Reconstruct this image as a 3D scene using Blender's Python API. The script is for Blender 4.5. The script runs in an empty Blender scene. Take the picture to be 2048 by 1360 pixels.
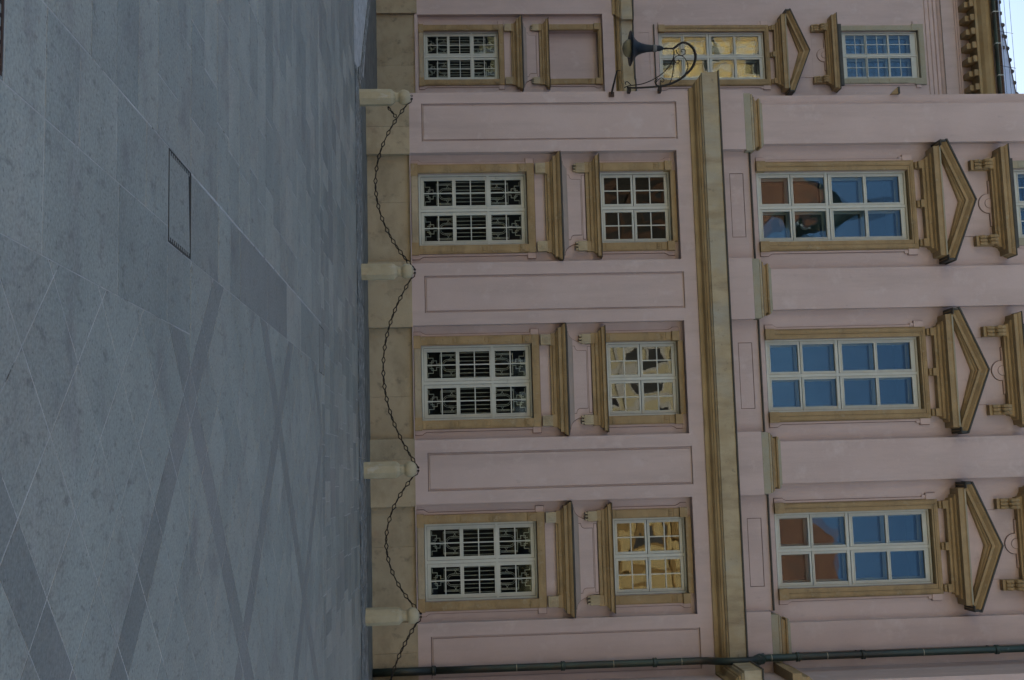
import bpy, math, random
from mathutils import Vector, Matrix
R = math.radians
random.seed(7)
scene = bpy.context.scene
col = scene.collection

# ------------------------------------------------------------------ camera, sky, sun, exposure
CAM = Vector((8.05947, -23.20884, 1.65)); YAW, PITCH, ROLL, FOC = -0.11704, 0.05623, -0.02079, 2250.0
cy, sy, cp, sp = math.cos(YAW), math.sin(YAW), math.cos(PITCH), math.sin(PITCH)
fw = Vector((sy*cp, cy*cp, sp)); rt = Vector((cy, -sy, 0)); up = rt.cross(fw)
cr, sr = math.cos(ROLL), math.sin(ROLL)
right = cr*rt + sr*up; upv = -sr*rt + cr*up
cam = bpy.data.cameras.new("camera"); camo = bpy.data.objects.new("camera", cam); col.objects.link(camo)
# the photograph was taken upright and is stored on its side: the top of the place is at the right of the frame
m = Matrix((upv, -right, -fw)).transposed().to_4x4(); m.translation = CAM
camo.matrix_world = m
cam.sensor_fit = 'HORIZONTAL'; cam.sensor_width = 36.0; cam.lens = FOC/2048*36.0
cam.clip_start = 0.1; cam.clip_end = 2000
scene.camera = camo
SUN_EL, SUN_AZ = R(18), R(10)            # sun behind the palace; azimuth from +Y towards +X
world = bpy.data.worlds.new("World"); scene.world = world; world.use_nodes = True
wn = world.node_tree; wn.nodes.clear()
sky = wn.nodes.new('ShaderNodeTexSky'); sky.sky_type = 'NISHITA'; sky.sun_disc = False
sky.sun_elevation = SUN_EL; sky.sun_rotation = SUN_AZ; sky.air_density = 1.0; sky.dust_density = 0.7; sky.ozone_density = 1.0
bg = wn.nodes.new('ShaderNodeBackground'); bg.inputs[1].default_value = 0.10
wo = wn.nodes.new('ShaderNodeOutputWorld')
wn.links.new(sky.outputs[0], bg.inputs[0]); wn.links.new(bg.outputs[0], wo.inputs[0])
sl = bpy.data.lights.new("sun", 'SUN'); sl.energy = 3.2; sl.angle = R(0.5); sl.color = (1.0, 0.93, 0.82)
so = bpy.data.objects.new("sun", sl); col.objects.link(so)
sd = Vector((math.sin(SUN_AZ)*math.cos(SUN_EL), math.cos(SUN_AZ)*math.cos(SUN_EL), math.sin(SUN_EL)))
so.rotation_euler = sd.to_track_quat('Z', 'Y').to_euler()
vs = scene.view_settings
vs.view_transform = 'Standard'; vs.look = 'None'; vs.gamma = 1.0; vs.use_curve_mapping = False
vs.exposure = 1.32
scene.cycles.use_denoising = True
scene.cycles.max_bounces = 8; scene.cycles.diffuse_bounces = 3; scene.cycles.glossy_bounces = 4
scene.cycles.transparent_max_bounces = 16
scene.cycles.caustics_reflective = False; scene.cycles.caustics_refractive = False

# ------------------------------------------------------------------ materials
def nd(nt, t, **kw):
    n = nt.nodes.new(t)
    for k, v in kw.items(): setattr(n, k, v)
    return n
def mat(name, c1, c2=None, scale=2.0, rough=0.8, bump=0.0, bscale=60.0, stains=(), stretch=(1, 1, 1),
        grain=0.0, metallic=0.0, spec=0.5, per_object=0.0, tone_attr=None, shift=None):
    mt = bpy.data.materials.new(name); mt.use_nodes = True
    nt = mt.node_tree; L = nt.links
    bs = nt.nodes['Principled BSDF']
    bs.inputs['Roughness'].default_value = rough; bs.inputs['Metallic'].default_value = metallic
    bs.inputs['Specular IOR Level'].default_value = spec
    geo = nd(nt, 'ShaderNodeNewGeometry')
    def noise(sc, st=(1, 1, 1), detail=4.0, rg=0.55):
        mp = nd(nt, 'ShaderNodeMapping'); mp.inputs['Scale'].default_value = st
        L.new(geo.outputs['Position'], mp.inputs['Vector'])
        n = nd(nt, 'ShaderNodeTexNoise'); n.inputs['Scale'].default_value = sc
        n.inputs['Detail'].default_value = detail; n.inputs['Roughness'].default_value = rg
        L.new(mp.outputs[0], n.inputs['Vector']); return n.outputs['Fac']
    def ramp(sock, a, b, c0=(0, 0, 0), c1_=(1, 1, 1)):
        r = nd(nt, 'ShaderNodeValToRGB'); r.color_ramp.elements[0].position = a; r.color_ramp.elements[1].position = b
        r.color_ramp.elements[0].color = (*c0, 1); r.color_ramp.elements[1].color = (*c1_, 1)
        L.new(sock, r.inputs[0]); return r.outputs[0]
    def mix(fac, a, b, mode='MIX'):
        x = nd(nt, 'ShaderNodeMix', data_type='RGBA', blend_type=mode)
        for s, v in ((x.inputs[0], fac), (x.inputs[6], a), (x.inputs[7], b)):
            if hasattr(v, 'is_linked'): L.new(v, s)
            elif isinstance(v, (int, float)): s.default_value = v
            else: s.default_value = (*v, 1)
        return x.outputs[2]
    c = mix(ramp(noise(scale, stretch), 0.3, 0.7), c1, c2 or c1)
    for (sc_, scol, lo, hi, st) in stains:
        c = mix(ramp(noise(sc_, st, 6.0, 0.65), lo, hi), c, scol)
    if grain:
        c = mix(1.0, c, ramp(noise(bscale*2, (1, 1, 1), 2.0), 0.25, 0.75, (1-grain,)*3, (1+grain*0.4,)*3), 'MULTIPLY')
    if per_object:
        if tone_attr:
            at = nd(nt, 'ShaderNodeAttribute', attribute_name=tone_attr); src = at.outputs['Fac']
        else:
            oi = nd(nt, 'ShaderNodeObjectInfo'); src = oi.outputs['Random']
        tn = ramp(src, 0.0, 1.0, (1-per_object, 1-per_object*0.92, 1-per_object*0.86), (1+per_object*.55, 1+per_object*.4, 1+per_object*.3))
        c = mix(1.0, c, tn, 'MULTIPLY')
    L.new(c, bs.inputs['Base Color'])
    if bump:
        b = nd(nt, 'ShaderNodeBump'); b.inputs['Strength'].default_value = 1.0; b.inputs['Distance'].default_value = bump
        L.new(noise(bscale), b.inputs['Height']); L.new(b.outputs[0], bs.inputs['Normal'])
    return mt
W = (1, 1, 1); V = (3.0, 3.0, .35)
M = {}
M['pink'] = mat('pink_plaster', (.545, .436, .41), (.49, .382, .355), 1.1, .9, .0025, 45, grain=.05,
                stains=((.8, (.44, .35, .325), .46, .72, V), (5.5, (.40, .32, .30), .64, .80, (1.6, 1.6, .7)), (2.2, (.59, .50, .48), .55, .8, W)))
M['pink_trim'] = mat('pink_trim_plaster', (.555, .43, .395), (.48, .365, .33), 2.5, .88, .001, 60, grain=.05,
                stains=((3.0, (.37, .28, .26), .6, .85, W),))
M['stone_shade_grime'] = mat('stone_joint_shade_dirt', (.10, .075, .04), (.15, .11, .06), 6.0, .95)  # joint shade painted in as a dark tone, with dirt
M['crevice'] = mat('plaster_edge_shade_dirt', (.13, .085, .075), (.19, .13, .115), 6.0, .95)  # dark edge tone: crevice shade painted in, along with dirt
M['grey_top'] = mat('grey_weathered_plaster', (.30, .27, .25), (.37, .31, .29), 2.0, .9, .002, 50, grain=.06)
M['stone'] = mat('tan_sandstone', (.39, .28, .145), (.275, .188, .09), 3.0, .85, .003, 50, grain=.10,
                stains=((1.6, (.21, .155, .085), .52, .78, (1, 1, 2)), (6.0, (.42, .35, .23), .56, .8, W), (14., (.15, .115, .07), .62, .78, W)))
M['stone_pale'] = mat('pale_sandstone', (.47, .395, .26), (.36, .285, .17), 2.0, .85, .003, 50, grain=.10,
                stains=((1.4, (.25, .195, .12), .48, .74, (2.5, 1, .6)), (.7, (.36, .35, .29), .5, .7, (1, 1, .5)), (9., (.15, .125, .09), .62, .78, W)))
M['stone_green'] = mat('grey_green_sandstone', (.36, .34, .26), (.31, .29, .21), 3.0, .85, .003, 50, grain=.12,
                stains=((9., (.14, .13, .10), .6, .78, (1, 1, 3)), (2., (.37, .30, .18), .5, .8, W)))
M['plinth'] = mat('plinth_sandstone', (.43, .36, .245), (.36, .295, .195), 1.2, .88, .004, 40, grain=.09, per_object=.08,
                stains=((1.1, (.25, .20, .125), .48, .76, (1, 1, 1.6)), (3.2, (.115, .10, .07), .57, .82, (1.2, 1, 1)), (2.0, (.36, .27, .18), .58, .8, W)))
M['white'] = mat('white_window_paint', (.53, .545, .49), (.47, .485, .43), 4.0, .5, .0008, 30, grain=.04,
                stains=((8., (.28, .28, .24), .64, .8, W),))
M['lead'] = mat('dark_sheet_metal', (.035, .035, .03), (.06, .06, .05), 6.0, .6, .002, 30, stains=((7, (.10, .10, .08), .6, .8, W),))
M['copper'] = mat('patinated_copper', (.026, .036, .032), (.035, .062, .052), 1.8, .45, .002, 25, stretch=(1, 1, .4), metallic=.3,
                stains=((1.1, (.022, .028, .025), .5, .62, (1, 1, .35)), (7, (.12, .16, .14), .66, .8, W), (2.5, (.045, .03, .022), .55, .75, W)))
M['iron'] = mat('black_iron', (.014, .013, .012), (.03, .022, .016), 20, .55, .001, 60, metallic=.5)
M['rust'] = mat('rusty_chain_iron', (.018, .013, .010), (.032, .022, .014), 30, .7, .001, 80, metallic=.3)
M['grille'] = mat('grey_grille_paint', (.40, .40, .35), (.33, .33, .28), 8, .5)
M['lamp_blue'] = mat('blue_black_enamel', (.012, .016, .021), (.006, .008, .010), 6, .45, spec=.3)
M['lamp_glass'] = mat('frosted_lamp_glass', (.22, .20, .12), (.16, .15, .10), 6, .35)
M['lamp_in'] = mat('dull_lamp_reflector', (.16, .15, .14), (.12, .11, .10), 9, .5)
M['bollard'] = mat('pale_limestone', (.47, .41, .28), (.40, .34, .22), 4.0, .8, .003, 40, grain=.08,
                stains=((5., (.52, .50, .43), .58, .72, (1, 1, .6)), (2.0, (.30, .24, .15), .6, .8, W)))
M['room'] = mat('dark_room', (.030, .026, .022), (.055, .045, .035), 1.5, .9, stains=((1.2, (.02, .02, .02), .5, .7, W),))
M['gap'] = mat('worn_sash_gap', (.17, .17, .15), (.12, .12, .1), 8, .8)
M['inner'] = mat('inner_window_paint', (.30, .36, .36), (.26, .31, .31), 4.0, .5)
PV = dict(c1=(.38, .405, .36), c2=(.30, .322, .287), scale=1.3, rough=.50, bump=.004, bscale=28, grain=.30, spec=.45,
          stains=((.55, (.38, .37, .32), .5, .75, W), (9.0, (.16, .16, .145), .55, .76, (1.5, .8, 1)), (38., (.12, .125, .12), .58, .72, W), (22., (.50, .49, .46), .64, .76, W),
          (1.7, (.24, .24, .225), .54, .72, (1, 1.4, 1)),
                  (2.6, (.44, .43, .40), .58, .85, (.5, 1.6, 1))))
M['slab_rhomb'] = mat('grey_diagonal_paving_stone', per_object=.11, **PV)
M['slab'] = mat('grey_paving_stone', per_object=.22, **PV)
M['slab_stuff'] = mat('grey_paving_stone_far', per_object=.36, tone_attr='tone', **PV)
PD = dict(PV); PD.update(c1=(.265, .28, .255), c2=(.23, .245, .225), stains=((9.0, (.15, .15, .14), .55, .76, W), (38., (.10, .10, .095), .58, .72, W), (.8, (.31, .305, .285), .45, .75, W)))
M['slab_dark'] = mat('dark_paving_stone', per_object=.10, **PD)
M['slab_dark_stuff'] = mat('dark_paving_stone_far', per_object=.10, tone_attr='tone', **PD)
M['mortar'] = mat('pale_joint_mortar', (.62, .61, .58), (.42, .41, .38), 3.5, .9, .004, 60, grain=.2,
                stains=((1.3, (.38, .38, .35), .52, .68, W), (4.1, (.07, .07, .06), .59, .66, W)))
M['gutter'] = mat('dirty_edge_paving', (.22, .22, .19), (.12, .12, .10), 3.0, .95, .006, 40, grain=.2,
                stains=((4., (.035, .035, .03), .5, .7, (.6, 2, 1)),))
M['kerb'] = mat('rough_pale_kerb', (.28, .285, .255), (.17, .17, .155), 5, .75, .012, 22, grain=.3,
                stains=((6., (.55, .55, .51), .52, .62, (.6, 2.5, 1)), (9, (.05, .05, .045), .52, .62, (.5, 2.5, 1))))
M['rustmetal'] = mat('rusty_edge_metal', (.075, .035, .02), (.04, .025, .018), 12, .8, .002, 60)
M['dark_gap'] = mat('dark_gap', (.008, .008, .008))
M['roof'] = mat('grey_roof_tile', (.60, .58, .62), (.50, .48, .52), 2.0, .35, .004, 30, grain=.08, spec=.7)
M['rooftile'] = mat('dark_ridge_tile', (.09, .07, .06), (.05, .045, .04), 5, .8, .004, 40)
M['corn'] = mat('brown_stained_cornice', (.41, .305, .16), (.27, .19, .09), 1.2, .85, .002, 50, grain=.08,
                stains=((1.5, (.18, .12, .06), .55, .8, (1, 1, 4)), (1.0, (.36, .31, .2), .55, .8, W)))
M['yellow'] = mat('yellow_plaster', (.86, .68, .34), (.80, .60, .27), .4, .9)
M['cream'] = mat('cream_plaster', (.80, .72, .48), (.72, .64, .42), .4, .9)
M['ochre'] = mat('ochre_trim', (.50, .33, .13), (.45, .28, .1), .5, .9)
M['whitewall'] = mat('white_plaster', (.8, .78, .72), (.7, .68, .62), .4, .9)
M['redroof'] = mat('orange_clay_tiles', (.42, .17, .08), (.30, .10, .05), 1.5, .85, stains=((.6, (.2, .1, .06), .5, .7, W),))
M['brownroof'] = mat('brown_clay_tiles', (.14, .075, .045), (.10, .055, .035), 1.5, .85)
M['arcade'] = mat('dark_arcade_stone', (.05, .045, .04), (.03, .028, .025), .6, .9)
M['darkwin'] = mat('dark_window_glass', (.04, .045, .05), (.03, .03, .035), 1, .15)

def glass_mat(name, fac, wave, wscale, tint=(.50, .66, .84, 1)):
    mt = bpy.data.materials.new(name); mt.use_nodes = True
    nt = mt.node_tree; nt.nodes.clear(); L = nt.links
    geo = nd(nt, 'ShaderNodeNewGeometry')
    n = nd(nt, 'ShaderNodeTexNoise'); n.inputs['Scale'].default_value = wscale; n.inputs['Detail'].default_value = 1.0
    n2 = nd(nt, 'ShaderNodeTexNoise'); n2.inputs['Scale'].default_value = .9; n2.inputs['Detail'].default_value = 0.0
    L.new(geo.outputs['Position'], n.inputs['Vector']); L.new(geo.outputs['Position'], n2.inputs['Vector'])
    mth = nd(nt, 'ShaderNodeMath', operation='MULTIPLY'); L.new(n.outputs['Fac'], mth.inputs[0])
    L.new(n2.outputs['Fac'], mth.inputs[1])
    b = nd(nt, 'ShaderNodeBump'); b.inputs['Strength'].default_value = 1.0; b.inputs['Distance'].default_value = wave
    L.new(mth.outputs[0], b.inputs['Height'])
    g = nd(nt, 'ShaderNodeBsdfGlossy'); g.inputs['Roughness'].default_value = .0; g.inputs['Color'].default_value = tint
    L.new(b.outputs[0], g.inputs['Normal'])
    t = nd(nt, 'ShaderNodeBsdfTransparent'); t.inputs['Color'].default_value = (.93, .96, .95, 1)
    fr = nd(nt, 'ShaderNodeFresnel'); fr.inputs['IOR'].default_value = 1.5
    ad = nd(nt, 'ShaderNodeMath', operation='MULTIPLY'); ad.inputs[1].default_value = fac; L.new(fr.outputs[0], ad.inputs[0])
    x = nd(nt, 'ShaderNodeMixShader'); L.new(ad.outputs[0], x.inputs[0]); L.new(t.outputs[0], x.inputs[1]); L.new(g.outputs[0], x.inputs[2])
    o = nd(nt, 'ShaderNodeOutputMaterial'); L.new(x.outputs[0], o.inputs[0])
    return mt
M['glass'] = glass_mat('old_window_glass', .9, .009, 1.3)
M['glass_mid'] = glass_mat('mezzanine_window_glass', 1.0, .009, 1.5, (.8, .78, .72, 1))
M['glass_low'] = glass_mat('street_window_glass', .42, .003, 1.3)

# ------------------------------------------------------------------ mesh helpers
class MB:
    def __init__(s): s.v = []; s.f = []; s.t = []
    def add(s, vs_, fs_, tone=None):
        b = len(s.v); s.v += [tuple(p) for p in vs_]; s.f += [tuple(i+b for i in q) for q in fs_]
        if tone is not None: s.t += [tone]*len(vs_)
        return s
    def box(s, x0, x1, y0, y1, z0, z1, tone=None):
        return s.add([(x0,y0,z0),(x1,y0,z0),(x1,y1,z0),(x0,y1,z0),(x0,y0,z1),(x1,y0,z1),(x1,y1,z1),(x0,y1,z1)],
              [(0,3,2,1),(4,5,6,7),(0,1,5,4),(1,2,6,5),(2,3,7,6),(3,0,4,7)], tone)
    def poly_y(s, pts, y0, y1):            # polygon in x,z, counter-clockwise seen from -Y, extruded y0 (front) to y1
        n = len(pts)
        s.add([(x, y0, z) for x, z in pts]+[(x, y1, z) for x, z in pts],
              [tuple(range(n)), tuple(range(2*n-1, n-1, -1))]+[(i, i+n, (i+1) % n+n, (i+1) % n) for i in range(n)]); return s
    def line_y(s, pts, y, e=.011):        # painted crease shade and dirt, a line round the foot of a raised plate, e wide
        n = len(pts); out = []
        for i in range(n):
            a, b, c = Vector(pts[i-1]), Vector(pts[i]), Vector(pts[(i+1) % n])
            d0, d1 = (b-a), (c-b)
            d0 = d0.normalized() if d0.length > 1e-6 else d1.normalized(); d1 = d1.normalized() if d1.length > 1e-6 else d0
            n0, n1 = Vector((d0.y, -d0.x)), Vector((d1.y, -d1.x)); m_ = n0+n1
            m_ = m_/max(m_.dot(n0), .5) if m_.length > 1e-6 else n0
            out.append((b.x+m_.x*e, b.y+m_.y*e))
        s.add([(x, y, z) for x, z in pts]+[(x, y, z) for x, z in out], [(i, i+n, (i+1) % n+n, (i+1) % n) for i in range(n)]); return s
    def wall(s, x0, x1, z0, z1, y, holes=()):  # vertical sheet facing -Y with rectangular holes and their reveals
        xs = sorted({x0, x1}|{h[0] for h in holes}|{h[1] for h in holes}); zs = sorted({z0, z1}|{h[2] for h in holes}|{h[3] for h in holes})
        xs = [x for x in xs if x0 <= x <= x1]; zs = [z for z in zs if z0 <= z <= z1]
        for i in range(len(xs)-1):
            for j in range(len(zs)-1):
                cx, cz = (xs[i]+xs[i+1])/2, (zs[j]+zs[j+1])/2
                if any(h[0] < cx < h[1] and h[2] < cz < h[3] for h in holes): continue
                s.add([(xs[i],y,zs[j]),(xs[i+1],y,zs[j]),(xs[i+1],y,zs[j+1]),(xs[i],y,zs[j+1])], [(0,1,2,3)])
        for h in holes:
            a, b, c, d, dp = h
            s.add([(a,y,c),(b,y,c),(b,y,d),(a,y,d),(a,y+dp,c),(b,y+dp,c),(b,y+dp,d),(a,y+dp,d)],
                  [(0,4,5,1),(1,5,6,2),(2,6,7,3),(3,7,4,0)])
        return s
    def sweep(s, path, prof, closed_ends=True):   # plan path (x,y), outward = right of travel; profile (out,z)
        n = len(path); rings = []
        for i, p in enumerate(path):
            def nrm(a, b):
                d = Vector((b[0]-a[0], b[1]-a[1])).normalized(); return Vector((d.y, -d.x))
            ns = []
            if i > 0: ns.append(nrm(path[i-1], p))
            if i < n-1: ns.append(nrm(p, path[i+1]))
            if len(ns) == 2:
                mv = (ns[0]+ns[1]); mv = mv/ (mv.dot(ns[0])) if mv.length > 1e-6 else ns[0]
            else: mv = ns[0]
            rings.append([(p[0]+mv.x*o, p[1]+mv.y*o, z) for o, z in prof])
        k = len(prof); b = len(s.v)
        for r in rings: s.v += r
        for i in range(n-1):
            for j in range(k-1):
                s.f.append((b+i*k+j, b+(i+1)*k+j, b+(i+1)*k+j+1, b+i*k+j+1))
        if closed_ends:
            s.f.append(tuple(b+j for j in range(k-1, -1, -1))); s.f.append(tuple(b+(n-1)*k+j for j in range(k)))
        return s
    def tube(s, pts, r, n=6, closed=False):
        pts = [Vector(p) for p in pts]; N = len(pts); b = len(s.v); rr = r if isinstance(r, (list, tuple)) else [r]*N
        u = None
        for i, p in enumerate(pts):
            if closed: d = (pts[(i+1) % N]-pts[i-1]).normalized()
            else: d = (pts[min(i+1, N-1)]-pts[max(i-1, 0)]).normalized()
            if u is None:
                u = d.orthogonal().normalized()
            u = (u-d*u.dot(d)).normalized(); w = d.cross(u)
            for k in range(n):
                a = 2*math.pi*k/n; s.v.append(tuple(p+(u*math.cos(a)+w*math.sin(a))*rr[i]))
        for i in range(N if closed else N-1):
            for k in range(n):
                s.f.append((b+i*n+k, b+i*n+(k+1) % n, b+((i+1) % N)*n+(k+1) % n, b+((i+1) % N)*n+k))
        if not closed:
            s.f.append(tuple(b+k for k in range(n-1, -1, -1))); s.f.append(tuple(b+(N-1)*n+k for k in range(n)))
        return s
    def lathe(s, prof, c=(0, 0, 0), n=16, cap=True, rot=0.0):
        b = len(s.v); k = len(prof)
        for r, z in prof:
            for i in range(n):
                a = 2*math.pi*i/n+rot; s.v.append((c[0]+r*math.cos(a), c[1]+r*math.sin(a), c[2]+z))
        for j in range(k-1):
            for i in range(n):
                s.f.append((b+j*n+i, b+j*n+(i+1) % n, b+(j+1)*n+(i+1) % n, b+(j+1)*n+i))
        if cap:
            s.f.append(tuple(b+i for i in range(n-1, -1, -1))); s.f.append(tuple(b+(k-1)*n+i for i in range(n)))
        return s
    def shift(s, dx=0, dy=0, dz=0):
        s.v = [(x+dx, y+dy, z+dz) for x, y, z in s.v]; return s
    def mesh(s, name, m, smooth=False):
        me = bpy.data.meshes.new(name); me.from_pydata(s.v, [], s.f); me.materials.append(m)
        if s.t:
            at = me.attributes.new('tone', 'FLOAT', 'POINT'); at.data.foreach_set('value', s.t)
        if smooth: me.polygons.foreach_set('use_smooth', [True]*len(me.polygons))
        me.update(); return me
    def clusters(s, tol=.004):
        par = list(range(len(s.v)))
        def find(i):
            while par[i] != i: par[i] = par[par[i]]; i = par[i]
            return i
        for f_ in s.f:
            a = find(f_[0])
            for q in f_[1:]: par[find(q)] = a
        comp = {}
        for i in range(len(s.v)): comp.setdefault(find(i), []).append(i)
        bb = [[[min(s.v[i][k] for i in c)-tol for k in range(3)], [max(s.v[i][k] for i in c)+tol for k in range(3)], c] for c in comp.values()]
        ch = True
        while ch:
            ch = False; out = []
            for b in bb:
                for o in out:
                    if all(b[0][k] <= o[1][k] and o[0][k] <= b[1][k] for k in range(3)):
                        o[0] = [min(o[0][k], b[0][k]) for k in range(3)]; o[1] = [max(o[1][k], b[1][k]) for k in range(3)]; o[2] = o[2]+b[2]; ch = True; break
                else: out.append(b)
            bb = out
        res = []
        for b in bb:
            ids = {v: n for n, v in enumerate(b[2])}; n = MB(); n.v = [s.v[i] for i in b[2]]
            n.f = [tuple(ids[q] for q in f_) for f_ in s.f if f_[0] in ids]; res.append(n)
        return res
    def parts(s, name, m, parent=None, **kw):
        for c in s.clusters(): o = c.build(name, m, parent, **kw)
        return o
    def build(s, name, m, parent=None, loc=(0, 0, 0), smooth=False, bevel=0.0):
        o = bpy.data.objects.new(name, s.mesh(name, m, smooth)); col.objects.link(o)
        if parent: o.parent = parent
        o.location = loc
        if bevel:
            bv = o.modifiers.new('bevel', 'BEVEL'); bv.width = bevel; bv.segments = 2; bv.limit_method = 'ANGLE'; bv.angle_limit = R(40)
        return o
def inst(me, name, parent, loc=(0, 0, 0), rot=(0, 0, 0)):
    o = bpy.data.objects.new(name, me); col.objects.link(o); o.parent = parent; o.location = loc; o.rotation_euler = rot; return o
def tag(o, label=None, cat=None, group=None, kind=None):
    if label: o['label'] = label
    if cat: o['category'] = cat
    if group: o['group'] = group
    if kind: o['kind'] = kind
    return o
def empty(name, loc=(0, 0, 0), parent=None):
    o = bpy.data.objects.new(name, None); col.objects.link(o); o.location = loc; o.empty_display_size = .2
    if parent: o.parent = parent
    return o

# ------------------------------------------------------------------ ground
PLAZA = MB()
PLAZA.add([(-60,-90,-.0004),(60,-90,-.0004),(60,-.9,-.0004),(.3,-.9,-.0004),(-2.6,1.3,-.0004),(-15,10.6,-.0004),(-60,10.6,-.0004)], [(0,1,2,3,4,5,6)])
pavement = tag(PLAZA.build('pavement', M['mortar']), 'grey stone paved square with diagonal slabs and darker bands', kind='structure')
KIND = ['rhomb']
slabs = []   # (cx, cy, poly(list of xy), dark)
def clip(poly, a, b, c):   # keep a*x+b*y<=c
    out = []
    for i in range(len(poly)):
        p, q = poly[i], poly[(i+1) % len(poly)]
        dp, dq = a*p[0]+b*p[1]-c, a*q[0]+b*q[1]-c
        if dp <= 0: out.append(p)
        if (dp < 0 < dq) or (dq < 0 < dp):
            t = dp/(dp-dq); out.append((p[0]+t*(q[0]-p[0]), p[1]+t*(q[1]-p[1])))
    return out
def area(p): return abs(sum(p[i][0]*p[(i+1) % len(p)][1]-p[(i+1) % len(p)][0]*p[i][1] for i in range(len(p))))/2
def add_slab(poly, dark=False):
    for cl in [(0, 1, YTOP)]:
        poly = clip(poly, *cl)
    if len(poly) < 3 or area(poly) < .0015: return
    cx = sum(p[0] for p in poly)/len(poly); cyy = sum(p[1] for p in poly)/len(poly)
    slabs.append((cx, cyy, poly, dark, KIND[0]))
YTOP = -8.62
# diagonal field: cells between bands, in s = x+y and d = x-y
PITCH_B, BW, S0, D0 = 3.68, .37, -8.43, 23.48
def bands(v0):
    cuts = []
    for k in range(-9, 10):
        c = v0+k*PITCH_B; cuts.append((c-BW/2, c+BW/2, True))
        w = (PITCH_B-BW)/5
        for i in range(5): cuts.append((c+BW/2+i*w, c+BW/2+(i+1)*w, False))
    return sorted(cuts)
for s0, s1, ds in bands(S0):
    if s1 < -24 or s0 > 14: continue
    for d0, d1, dd in bands(D0):
        if ds and dd: pass
        p = [((s+d)/2, (s-d)/2) for s, d in ((s0, d0), (s0, d1), (s1, d1), (s1, d0))]
        cx, cyy = sum(q[0] for q in p)/4, sum(q[1] for q in p)/4
        if cx < 5.9 or cx > 19 or cyy < -24 or cyy > -8: continue
        for xl, ya, yb in ((7.13, -24, -15.97), (6.65, -15.97, YTOP)):
            q = clip(clip(clip(p, -1, 0, -xl), 0, 1, yb), 0, -1, -ya)
            if len(q) > 2: add_slab(q, ds or dd)
def rect(x0, x1, y0, y1): return [(x0, y0), (x1, y0), (x1, y1), (x0, y1)]
# middle columns with the access cover
KIND[0] = 'slab'
yy = [-23.8, -23.0, -22.15, -21.3, -20.45, -19.9, -19.46, -19.03, -18.60, -18.17, -17.60, -17.05, -16.56]
for i in range(len(yy)-1): add_slab(rect(6.07, 6.555, yy[i], yy[i+1]))
y2 = [-23.8, -22.9, -21.6, -20.3, -19.6, -18.60, -17.55, -16.56]
for i in range(len(y2)-1): add_slab(rect(6.555, 7.13, y2[i], y2[i+1]))
add_slab(rect(6.65, 7.13, -16.56, -15.97))
y3 = [-15.97, -15.10, -14.66, -14.26, -12.9, -11.7, -10.6, -9.6, YTOP]
for i in range(len(y3)-1): add_slab(rect(6.08, 6.65, y3[i], y3[i+1]), dark=(3 <= i <= 4))
# left field in running bond, long side parallel to the wall
rnd = random.Random(3); y = -24.0; row = 0
while y < YTOP-.05:
    h = rnd.choice([.40, .43, .43, .47, .36]); x = 6.07
    first = rnd.uniform(.35, .95)
    while x > -6.5:
        w = first if first else rnd.uniform(.62, 1.05); first = None
        add_slab(rect(x-w, x, y, min(y+h, YTOP))); x -= w
    y += h; row += 1
YTOP = -2.80
# strip towards the wall: rows of narrow slabs, joints square to the wall on the right, slanting on the left
y = -8.60
rows = [.34, .62, .62, .58, .66, .6, .58, .62, .62, .6, .6]
for r_, h in enumerate(rows):
    x = 13.6-rnd.uniform(0, .3)
    while x > -5.5:
        w = rnd.uniform(.26, .34) if r_ == 1 else rnd.uniform(.42, .75)
        x0, x1 = x-w, x
        add_slab([(x0, y), (x1, y), (x1, min(y+h, YTOP)), (x0, min(y+h, YTOP))], dark=rnd.random() < .05); x -= w
    y += h
    if y > YTOP-.02: break
def frame_size(cx, cyy, a):
    d = Vector((cx, cyy, 0))-CAM; z = d.dot(fw)
    if z < .5: return -1
    u = FOC*d.dot(upv)/z; v_ = FOC*d.dot(right)/z
    if abs(u) > 1090 or abs(v_) > 760: return -1
    return a*1.65/z**3
info = sorted(slabs, key=lambda s: -frame_size(s[0], s[1], area(s[2])))
NIND = 290
def slab_geo(mb, poly, top, g=.0042, tone=None, ox=0, oy=0, tilt=(0, 0)):
    n = len(poly); cx = sum(p[0] for p in poly)/n; cyy = sum(p[1] for p in poly)/n
    ccw = sum(poly[i][0]*poly[(i+1) % n][1]-poly[(i+1) % n][0]*poly[i][1] for i in range(n)) > 0
    if not ccw: poly = poly[::-1]
    def ins(p, e):
        d = Vector((cx-p[0], cyy-p[1])); l = d.length or 1; d = d/l*min(e*1.6, l*.5); return (p[0]+d.x, p[1]+d.y)
    ring0 = [ins(p, g) for p in poly]; ring1 = [ins(p, g+.0015) for p in poly]
    zt = lambda p: top+(p[0]-cx)*tilt[0]+(p[1]-cyy)*tilt[1]
    vs_ = [(p[0]-ox, p[1]-oy, -.02) for p in ring0]+[(p[0]-ox, p[1]-oy, zt(p)-.0008) for p in ring0]+[(p[0]-ox, p[1]-oy, zt(p)) for p in ring1]
    fs_ = [tuple(2*n+i for i in range(n))]
    for i in range(n):
        j = (i+1) % n
        fs_ += [(i, j, n+j, n+i), (n+i, n+j, 2*n+j, 2*n+i)]
    mb.add(vs_, fs_, tone)
far = MB(); fard = MB()
rs = random.Random(11)
shared = {}
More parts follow.
